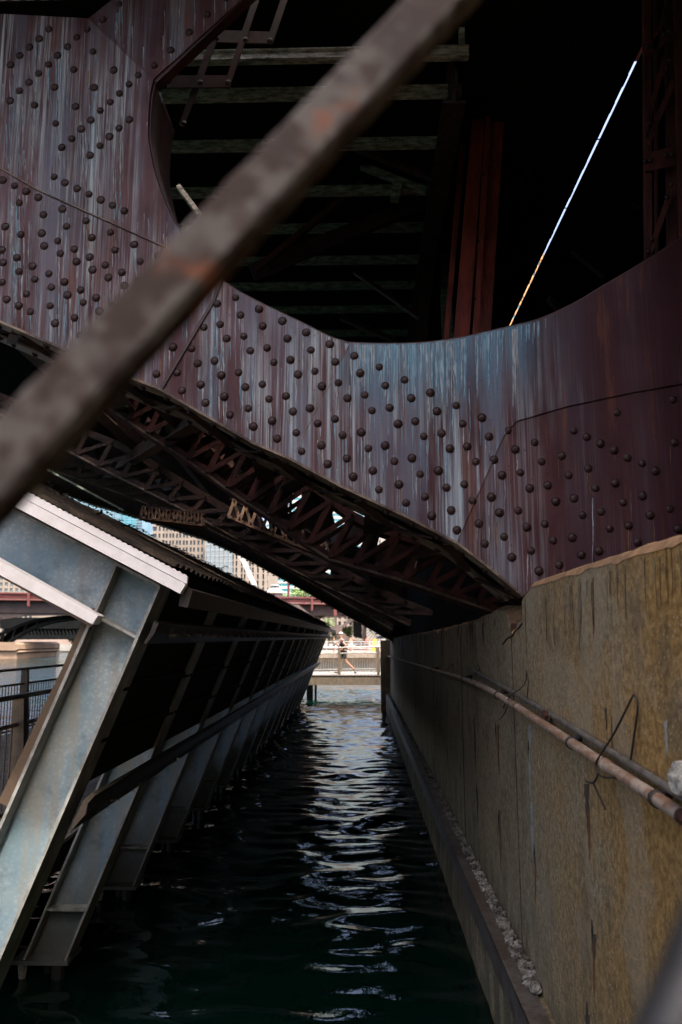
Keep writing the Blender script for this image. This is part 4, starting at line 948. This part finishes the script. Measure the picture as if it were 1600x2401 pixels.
building('brick_high_rise', 'orange brick high-rise glimpsed through the slit in the deck', 350, 1196, 1320, 590, 40, 'brick_orange', frange(1196, 1320, 9), 6, 'teal_glass', 12, 20, 640, 1440, .4)

for i, (x0, x1, h, dy, lab) in enumerate([(-62, -38, 26, 0, 'broad unseen stone block added behind the camera to cut sky light'), (-37, -16, 33, 6, 'tallest unseen stone block added behind the camera to cut sky light'), (-15, 6, 24, 2, 'lower unseen stone block added behind the camera near the wall to cut sky light'), (7, 40, 30, 4, 'unseen stone block added behind the viaduct wall to cut sky light')]):  # unseen blocks added to cut low sky light from behind the camera
    t = thing('sky_blocker', ((x0+x1)/2, -50-dy, 0), lab, 'building')
    m = MB(); m.box((x0, -80-dy, -1), (x1, -50.3-dy, h)); m.build('wall', 'grey_stone', t)
    for r_ in range(int(h//4)-1):
        m = MB(); m.box((x0+1, -50.3-dy, 3+r_*4), (x1-1, -50.2-dy, 5.2+r_*4)); m.build('window_band', 'dark_glass', t)
building('low_stone_building', 'low pale stone building behind the brown trestle', 176, 690, 866, 1432, 12, 'limestone', frange(690, 866, 14), 6, 'dark_glass', 9, 15, 1442, 1500, .5)
# ground beyond the river
m = MB(); m.box((-700, 170, -3), (700, 1400, 1.2)); m.build('far_ground', 'grey_stone')['kind'] = 'structure'
# ---- red bridge at ~100 m
RY = 100.0
rb = thing('red_bridge', (-20, RY, 0), 'far red river bridge with dark arched underside and steel trestle', 'bridge')
zr = lambda y, Y=RY: oY(800, y, Y).z
xr = lambda x, Y=RY: oY(x, 1450, Y).x
def pl(px, Y, dep, name, mat, par=rb): m = MB(); m.prism(tr(px, Y), (0, dep, 0)); return m.build(name, mat, par)
pl([(-300, 1384), (900, 1402), (900, 1406), (-300, 1387)], RY-.2, .5, 'railing_cap', 'far_red')
rp = pl([(-300, 1387.5), (900, 1406.5), (900, 1416), (-300, 1400)], RY, .06, 'railing_panel', 'far_red')
pl([(-300, 1400.5), (900, 1416.5), (900, 1419), (-300, 1403)], RY-.5, 12, 'deck_edge', 'far_red')
pl([(-300, 1403.5), (900, 1419.5), (900, 1444), (-300, 1434)], RY+.4, 11, 'deck_girder', 'far_girder')
m = MB()
for i in range(420):
    x = -300+i*2.85; y = 1387.5+(x+300)*19/1200; a = oY(x, y, RY-.06); b = oY(x, y+9.5, RY-.06); m.beam(a, b, .05, .05, (1, 0, 0))
m.build('railing_pickets', 'far_red', rb)['kind'] = 'stuff'
for x in list(range(-230, 900, 74)):
    y = 1387+(x+300)*18/1200; pl([(x-2, y-1), (x+2.2, y-1), (x+2.2, y+29), (x-2, y+29)], RY-.75, .3, 'railing_post', 'far_red')
# haunched girder under the left span and the dark arches behind
pl([(-300, 1434.2), (190, 1438.5), (240, 1441), (60, 1444), (0, 1453), (-60, 1470), (-300, 1540)], RY+.6, .6, 'arch_web', 'far_trestle')
for k in range(7):
    Y = RY+2.0+k*1.7; o = k*3
    pts = smoothpts(tr([(-10, 1530-o), (20, 1508-o), (50, 1488-o), (90, 1468-o*.6), (140, 1455-o*.4), (215, 1446)], Y), 3)
    m = MB(); m.tube(pts, .28, 6); ar = m.build('arch_rib', 'far_black', rb)
    pts2 = smoothpts(tr([(-10, 1492), (40, 1470), (100, 1452), (215, 1441)], Y), 3); m = MB(); m.tube(pts2, .22, 6); m.build('upper_rib', 'far_black', ar)
    for j in range(8):
        a = along(pts, j/8+.05); b = along(pts2, j/8+.1); m = MB(); m.beam(a, b, .16, .16, (1, 0, 0)); m.build('brace', 'far_black', ar)
    for j in range(4):
        a = along(pts, j/5+.1); b = along(pts, j/5+.22)+Vector((0, 1.7, .4)); m = MB(); m.beam(a, b, .10, .10); m.build('lateral', 'white_metal' if (j+k) % 3 == 0 else 'far_black', ar)
# stone pier
pr_ = thing('bridge_pier', (xr(0), RY+2, 0), 'sunlit stone pier carrying the red bridge at far left', 'pier')
m = MB(); m.prism([Vector((p.x, RY-.5, p.z)) for p in tr([(-120, 1506), (38, 1506), (46, 1511), (46, 1522), (41, 1525), (-120, 1525)], RY)], (0, 14, 0)); m.build('pier_cap', 'pier_stone', pr_)
m = MB(); m.prism([Vector((p.x, RY-.2, p.z)) for p in tr([(-120, 1525.2), (44, 1525.2), (46, 1529), (40, 1533), (40, 1552), (-120, 1552)], RY)], (0, 13.4, 0)); m.build('pier_shaft', 'pier_stone', pr_)
# trestle at the right end of the red bridge
T = thing('steel_trestle', (xr(800), RY-2, 1), 'brown steel trestle with hexagonal opening under the red bridge at the bank', 'trestle')
def tb_(px, Y=RY-1.5, dep=.6, name='web_plate', mat='far_trestle'): m = MB(); m.prism(tr(px, Y), (0, dep, 0)); return m.build(name, mat, T)
tb_([(640, 1416), (700, 1418), (735, 1446), (745, 1462), (775, 1471), (786, 1466), (783, 1443), (790, 1443), (790, 1464), (800, 1468), (822, 1449), (829, 1449), (829, 1455), (803, 1472), (802, 1480), (815, 1492), (835, 1503), (850, 1503), (858, 1496), (858, 1514), (838, 1516), (812, 1504), (786, 1480), (770, 1482), (735, 1470), (640, 1430)])
tb_([(822, 1444), (859, 1452), (859, 1500), (850, 1500), (848, 1461), (829, 1456)], RY-1.45)
tb_([(829, 1456), (848, 1461), (849, 1498), (829, 1492)], RY+1.2, .3, 'back_web', 'far_black')
tb_([(783, 1410), (790, 1410), (790, 1443.5), (783, 1443.5)], RY-1.6, .7, 'post', 'far_red')
for a, b in (((733, 1449), (756, 1440)), ((741, 1455), (763, 1440))):
    m = MB(); m.beam(oY(*a, RY+2), oY(*b, RY+2), .2, .35); m.build('brace', 'far_girder', T)
# pale wall with fan guard
m = MB(); m.prism(tr([(860, 1452), (898, 1452), (898, 1516), (860, 1516)], 97), (0, 2, 0)); tag(m.build('pale_wall', 'grey_stone'), 'pale stone wall behind the fan guard at the far end of canal', 'wall')
for i in range(1, 5):
    y = 1452+i*13
fg = thing('fan_guard', oY(896, 1500, 96), 'black iron fan-shaped guard radiating in front of the pale wall', 'guard')
c = oY(897, 1462, 96)
for i in range(11):
    a = R(178+i*8.5); m = MB(); m.tube([c, c+Vector((math.cos(a), 0, math.sin(a)))*2.55], .035, 5); m.build('bar', 'black_rail', fg)
m = MB(); m.tube([c+Vector((math.cos(R(175+i*5)), 0, math.sin(R(175+i*5))))*1.75 for i in range(20)], .035, 5); m.build('arc', 'black_rail', fg)
# quay with people
QY = 90.0
m = MB(); m.box((-16, QY, -2), (14, QY+80.5, 1.0)); q_ = struct(m.build('quay', 'pink_stone'))
for i in range(34):
    x = oY(742+i*4.6, 1500, QY).x; m = MB(); m.box((x-.09, QY-.35, -1), (x+.09, QY-.05, .25+.06*(i % 3))); m.build('timber_pile', 'bark', q_)
m = MB(); m.box((-16, QY-.4, .30), (14, QY-.02, .72)); m.build('fender_beam', 'timber', q_)
rl = thing('quay_railing', (0, QY+.3, 1.0), 'white metal railing along the far quay behind the footbridge', 'railing')
for zz in (.55, .85, 1.12):
    m = MB(); m.tube([(-8, QY+.3, 1+zz), (4, QY+.3, 1+zz)], .035, 6); m.build('rail', 'white_metal', rl)
for i in range(13): m = MB(); m.box((-8+i*1-.03, QY+.27, 1.0), (-8+i*1+.03, QY+.33, 2.12)); m.build('post', 'white_metal', rl)
p = oY(879, 1512, QY+2); m = MB(); m.prism([(p.x-.35, p.y, 1.0), (p.x+.35, p.y, 1.0), (p.x+.22, p.y, 2.45), (p.x-.22, p.y, 2.45)], (0, .3, 0)); tag(m.build('orange_barrier', 'orange_cone'), 'small orange warning barrier on the far quay', 'barrier')

# ---- second dark bridge, far bank and planting at left
sb = thing('dark_bridge', (oY(120, 1480, 150).x, 150, 0), 'second dark truss bridge seen under the red bridge', 'bridge')
pl([(0, 1448), (330, 1448), (330, 1474), (0, 1474)], 150, 3, 'deck_girder', 'far_black', sb)
pl([(0, 1489), (330, 1489), (330, 1498), (0, 1500)], 150, 3, 'bottom_chord', 'far_black', sb)
for i in range(34):
    x = 10+i*8.4; pl([(x, 1474), (x+4, 1474), (x+8, 1489), (x+3.5, 1489)], 150.2, 1.2, 'brace', 'far_black', sb)
m = MB(); m.prism(tr([(-100, 1499), (420, 1499), (420, 1514), (-100, 1514)], 166), (0, 4, 0)); tag(m.build('bank_wall', 'pink_stone'), 'pinkish stone embankment wall on the far river bank', 'wall')
m = MB(); m.box((-130, 163, -2), (-30, 169.9, .05)); struct(m.build('far_promenade', 'grey_stone'))
for i in range(40):
    p = oY(42+i*3.0, 1516, 162.5); m = MB(); m.box((p.x-.07, p.y, -1), (p.x+.07, p.y+.3, .95)); o = m.build('fence_post', 'bark')
    tag(o, 'short dark fence post in the row along the far bank', 'post', 'fence posts along the far bank')
m = MB(); m.prism(tr([(140, 1511), (260, 1511), (260, 1526), (140, 1526)], 150), (0, 8, 0)); tag(m.build('planter_wall', 'grey_stone'), 'low grey stone planter wall at the water beside the small tree', 'wall')

def tree(name, label, px, py, Y, rpx, hpx, n, seed, trunk_to=None):
    rr = random.Random(seed); c = oY(px, py, Y); s = Y/FPX; rx = rpx*s; rz = hpx*s
    base = Vector((c.x, c.y, trunk_to if trunk_to is not None else c.z-rz*1.8))
    t = thing(name, base, label, 'tree')
    m = MB(); m.tube([base, base.lerp(c, .5)+Vector((.1*rx, 0, 0)), c+Vector((0, 0, rz*.3))], [rx*.09, rx*.07, rx*.03], 7)
    for k in range(6):
        a = rr.uniform(0, 6.28); m.tube([base.lerp(c, .6+.06*k), c+Vector((math.cos(a)*rx*.6, math.sin(a)*rx*.6, rr.uniform(-.3, .6)*rz))], [rx*.04, rx*.012], 5)
    m.build('trunk', 'bark', t)
    m = MB(); cl = [(Vector((rr.gauss(0, .45)*rx, rr.gauss(0, .45)*rx, rr.gauss(0, .45)*rz)), rr.uniform(.2, .42)) for _ in range(16)]
    for i in range(n):
        o, r = rr.choice(cl); v = Vector((rr.gauss(0, 1), rr.gauss(0, 1), rr.gauss(0, 1))).normalized()*r*rr.random()**.4
        p = c+o+Vector((v.x*rx, v.y*rx, v.z*rz)); q = rx*rr.uniform(.03, .07)
        a = Vector((rr.uniform(-1, 1), rr.uniform(-1, 1), rr.uniform(-1, 1))).normalized(); b = a.orthogonal().normalized()*q*.6; a = a*q
        m.add([p-a, p+b, p+a, p-b], [(0, 1, 2, 3)])
    m.build('crown', 'foliage', t, recalc=False)
tree('bank_tree', 'small light green tree on the planter at far left', 172, 1497, 152, 20, 15, 1600, 1, .6)
tree('quay_tree', 'leafy green tree seen through the hexagonal trestle opening', 812, 1478, 108, 34, 34, 3000, 2, 1.0)
tree('street_tree', 'green tree top showing above the far red bridge railing', 712, 1388, 140, 38, 16, 2000, 3, 1.2)
tree('bank_tree', 'bushy green tree behind the trestle post', 770, 1460, 130, 24, 26, 1500, 5, 1.0)
# bridge house with domed roof, poles, crane boom
dh = thing('bridge_house', (xr(645, 104), 106, 7), 'small grey domed bridge house roof above the red railing', 'pavilion')
c = oY(645, 1394, 106); s = 106/FPX
def ringm(a, name, mat, seg=8):
    m = MB(); vs = []; fs = []
    for r_, y_ in a:
        z = oY(645, y_, 106).z
        for k in range(seg): t = 2*math.pi*(k+.5)/seg; vs.append((c.x+r_*s*math.cos(t), 106+r_*s*math.sin(t), z))
    for i in range(len(a)-1):
        for k in range(seg): fs.append((i*seg+k, i*seg+(k+1) % seg, (i+1)*seg+(k+1) % seg, (i+1)*seg+k))
    fs.append(tuple((len(a)-1)*seg+k for k in range(seg))); fs.append(tuple(range(seg-1, -1, -1))); m.add(vs, fs); m.build(name, mat, dh)
ringm([(19, 1412), (19, 1392)], 'house_wall', 'grey_stone'); ringm([(25, 1392), (25, 1390), (17, 1384), (13, 1379)], 'roof', 'grey_stone'); ringm([(10, 1379), (10, 1374)], 'lantern', 'mirror_glass'); ringm([(12, 1374), (9, 1371), (3, 1370)], 'roof_cap', 'grey_stone')
def pole(px, y0_, y1_, Y, r, mat, label):
    t = thing('lamp_post', oY(px, y1_, Y), label, 'lamp post'); m = MB(); a = oY(px, y0_, Y); b = oY(px, y1_, Y); m.tube([b, a], r, 6); m.build('pole', mat, t)
    m = MB(); m.tube([a+Vector((0, 0, -.1)), a+Vector((.9, 0, .25)), a+Vector((1.3, 0, .15))], r*.6, 5); m.build('arm', mat, t)
pole(677, 1345, 1402, 101, .16, 'far_red', 'red steel lamp post rising from the far bridge railing'); pole(513, 1332, 1392, 101, .10, 'far_black', 'thin dark lamp post in front of the reflective tower')
cr = thing('crane_boom', oY(607, 1396, 180), 'white slanting steel boom in front of the pilaster building', 'crane')
m = MB(); m.beam(oY(609, 1398, 180), oY(560, 1290, 180), .9, 1.0, (1, 0, 0)); m.build('boom', 'white_metal', cr)
m = MB(); m.tube([oY(609, 1398, 179), oY(609, 1420, 179)], .4, 8); m.build('mast', 'white_metal', cr)

# ================================================================== PEOPLE
def skin_obj(name, pts, edges, rad, mat, parent, loc, root=0, sub=2):
    me = bpy.data.meshes.new(name); me.from_pydata(pts, edges, []); me.update()
    o = bpy.data.objects.new(name, me); link(o); me.materials.append(M[mat])
    md = o.modifiers.new('skin', 'SKIN'); md.use_smooth_shade = True
    lay = me.skin_vertices[0] if me.skin_vertices else None
    if lay is None:
        bpy.context.view_layer.objects.active = o
    for i, r in enumerate(rad):
        lay.data[i].radius = (r, r) if not isinstance(r, tuple) else r
        lay.data[i].use_root = (i == root)
    ss = o.modifiers.new('sub', 'SUBSURF'); ss.levels = sub; ss.render_levels = sub
    o.location = loc
    if parent is not None: adopt(o, parent)
    return o
def person(label, loc, rz, J, top_mat, leg_mat, hair_mat, scale=1.0, group=None, extra=None):
    """J: joints in metres, figure facing -X before turning"""
    t = thing('person', loc, label, 'person', group)
    names = ['pelvis', 'waist', 'chest', 'neck', 'headbase', 'headtop', 'lsh', 'lel', 'lwr', 'lhand', 'rsh', 'rel', 'rwr', 'rhand', 'lhip', 'lkn', 'lan', 'ltoe', 'rhip', 'rkn', 'ran', 'rtoe']
    E = [('pelvis', 'waist'), ('waist', 'chest'), ('chest', 'neck'), ('neck', 'headbase'), ('headbase', 'headtop'), ('chest', 'lsh'), ('lsh', 'lel'), ('lel', 'lwr'), ('lwr', 'lhand'), ('chest', 'rsh'), ('rsh', 'rel'), ('rel', 'rwr'), ('rwr', 'rhand'), ('pelvis', 'lhip'), ('lhip', 'lkn'), ('lkn', 'lan'), ('lan', 'ltoe'), ('pelvis', 'rhip'), ('rhip', 'rkn'), ('rkn', 'ran'), ('ran', 'rtoe')]
    rad = dict(pelvis=.12, waist=.115, chest=.13, neck=.055, headbase=.078, headtop=.085, lsh=.062, lel=.043, lwr=.03, lhand=.034, rsh=.062, rel=.043, rwr=.03, rhand=.034, lhip=.088, lkn=.058, lan=.038, ltoe=.035, rhip=.088, rkn=.058, ran=.038, rtoe=.035)
    ca, sa = math.cos(rz), math.sin(rz)
    P = {k: Vector((ca*v[0]-sa*v[1], sa*v[0]+ca*v[1], v[2]))*scale for k, v in J.items()}
    ix = {k: i for i, k in enumerate(names)}
    pl_ = [P[k]+Vector(loc) for k in names]
    skin_obj('body', [tuple(p) for p in pl_], [(ix[a], ix[b]) for a, b in E], [rad[k]*scale for k in names], 'skin', t, (0, 0, 0))
    def cloth(nm, ks, es, f, mat, cut_=None):
        q = [P[k]+Vector(loc) for k in ks]; rr_ = [rad[k]*scale*f for k in ks]
        if cut_:
            for (a, b, fr) in cut_: q.append(P[a].lerp(P[b], fr)+Vector(loc)); rr_.append((rad[a]*(1-fr)+rad[b]*fr)*scale*f)
        skin_obj(nm, [tuple(v) for v in q], es, rr_, mat, t, (0, 0, 0))
    cloth('shirt', ['pelvis', 'waist', 'chest', 'lsh', 'rsh'], [(0, 1), (1, 2), (2, 3), (2, 4), (3, 5), (4, 6)], 1.17, top_mat, [('lsh', 'lel', .35), ('rsh', 'rel', .35)])
    cloth('shorts', ['pelvis', 'lhip', 'rhip'], [(0, 1), (0, 2), (1, 3), (2, 4)], 1.2, leg_mat, [('lhip', 'lkn', .8), ('rhip', 'rkn', .8)])
    hp = P['headtop']+Vector(loc); bm = bmesh.new(); bmesh.ops.create_icosphere(bm, subdivisions=2, radius=.098*scale)
    for v in bm.verts: v.co.z *= .8
    me = bpy.data.meshes.new('hair'); bm.to_mesh(me); bm.free(); me.materials.append(M[hair_mat]); inst('hair', me, t, hp+Vector((ca*.02, sa*.02, .035))*scale)
    fw = Vector((-ca, -sa, 0)); sd = Vector((sa, -ca, 0)); hc = (P['headbase']+P['headtop'])/2+Vector(loc)
    m = MB(); m.tube([hc+fw*.075*scale, hc+fw*.112*scale+Vector((0, 0, -.02))*scale], [.010*scale, .018*scale], 5); m.build('nose', 'skin', t)
    for s_ in (-1, 1):
        m = MB(); q = hc+fw*.078*scale+sd*s_*.032*scale+Vector((0, 0, .02))*scale; m.tube([q, q+fw*.014*scale], .011*scale, 6); m.build('eye', 'black_cloth', t)
        m = MB(); q = hc+sd*s_*.083*scale; m.tube([q, q+sd*s_*.014*scale], [.022*scale, .026*scale], 6); m.build('ear', 'skin', t)
    for k, kk in (('lan', 'ltoe'), ('ran', 'rtoe')):
        a = P[k]+Vector(loc); b = P[kk]+Vector(loc); m = MB(); m.tube([a+(a-b)*.25+Vector((0, 0, -.03)), a.lerp(b, .5)+Vector((0, 0, -.015)), b+(b-a)*.25], [.045*scale, .05*scale, .03*scale], 7); m.build('shoe', 'black_cloth', t, True)
    return t
run = dict(pelvis=(0, 0, .95), waist=(-.03, 0, 1.08), chest=(-.08, 0, 1.30), neck=(-.11, 0, 1.47), headbase=(-.135, 0, 1.55), headtop=(-.145, 0, 1.68),
    lsh=(-.08, -.18, 1.40), lel=(.12, -.22, 1.18), lwr=(-.08, -.20, 1.02), lhand=(-.16, -.18, 1.04), rsh=(-.10, .18, 1.40), rel=(-.20, .22, 1.15), rwr=(-.38, .14, 1.28), rhand=(-.42, .10, 1.34),
    lhip=(.01, -.09, .88), lkn=(.12, -.09, .50), lan=(.48, -.09, .17), ltoe=(.52, -.09, .03), rhip=(-.02, .09, .88), rkn=(-.22, .09, .52), ran=(-.20, .09, .11), rtoe=(-.36, .09, .05))
stand = dict(pelvis=(0, 0, .95), waist=(0, 0, 1.08), chest=(-.01, 0, 1.30), neck=(-.02, 0, 1.48), headbase=(-.03, 0, 1.56), headtop=(-.035, 0, 1.69),
    lsh=(0, -.18, 1.40), lel=(.03, -.24, 1.12), lwr=(-.05, -.24, .88), lhand=(-.07, -.23, .80), rsh=(0, .18, 1.40), rel=(.03, .24, 1.12), rwr=(-.05, .24, .88), rhand=(-.07, .23, .80),
    lhip=(0, -.09, .88), lkn=(-.02, -.10, .50), lan=(.02, -.10, .09), ltoe=(-.15, -.11, .035), rhip=(0, .09, .88), rkn=(-.02, .10, .50), ran=(.02, .10, .09), rtoe=(-.15, .11, .035))
p = oY(806, 1500, FY+1.1)
jog = person('jogger in black shirt and shorts with pale cap running left across the footbridge', (p.x, FY+1.1, FZ+.012), 0, run, 'black_cloth', 'black_cloth', 'white_cloth', 1.0)
m = MB(); b = Vector((p.x, FY+1.1, FZ)); m.tube([b+Vector((-.02, -.21, 1.24)), b+Vector((-.07, -.15, 1.47)), b+Vector((-.12, 0, 1.50)), b+Vector((-.20, -.10, 1.40))], .028, 6); m.build('towel', 'white_cloth', jog, True)
for px_, yy, tm, lm, hm, lb_, rz in ((784, QY+1.5, 'black_cloth', 'black_cloth', 'bark', 'person in dark clothes standing on the far quay near the railing', .8), (798, QY+2.4, 'red_cloth', 'black_cloth', 'bark', 'person in red shirt behind the jogger on the far quay', 2.6), (823, QY+3.0, 'red_cloth', 'white_cloth', 'black_cloth', 'person in red top and pale shorts under the trestle', -1), (861, QY+2.0, 'red_cloth', 'black_cloth', 'bark', 'small person in pinkish red beside the orange barrier', 1.4)):
    q = oY(px_, 1500, yy); person(lb_, (q.x, yy, 1.0), rz, stand, tm, lm, hm, .98)
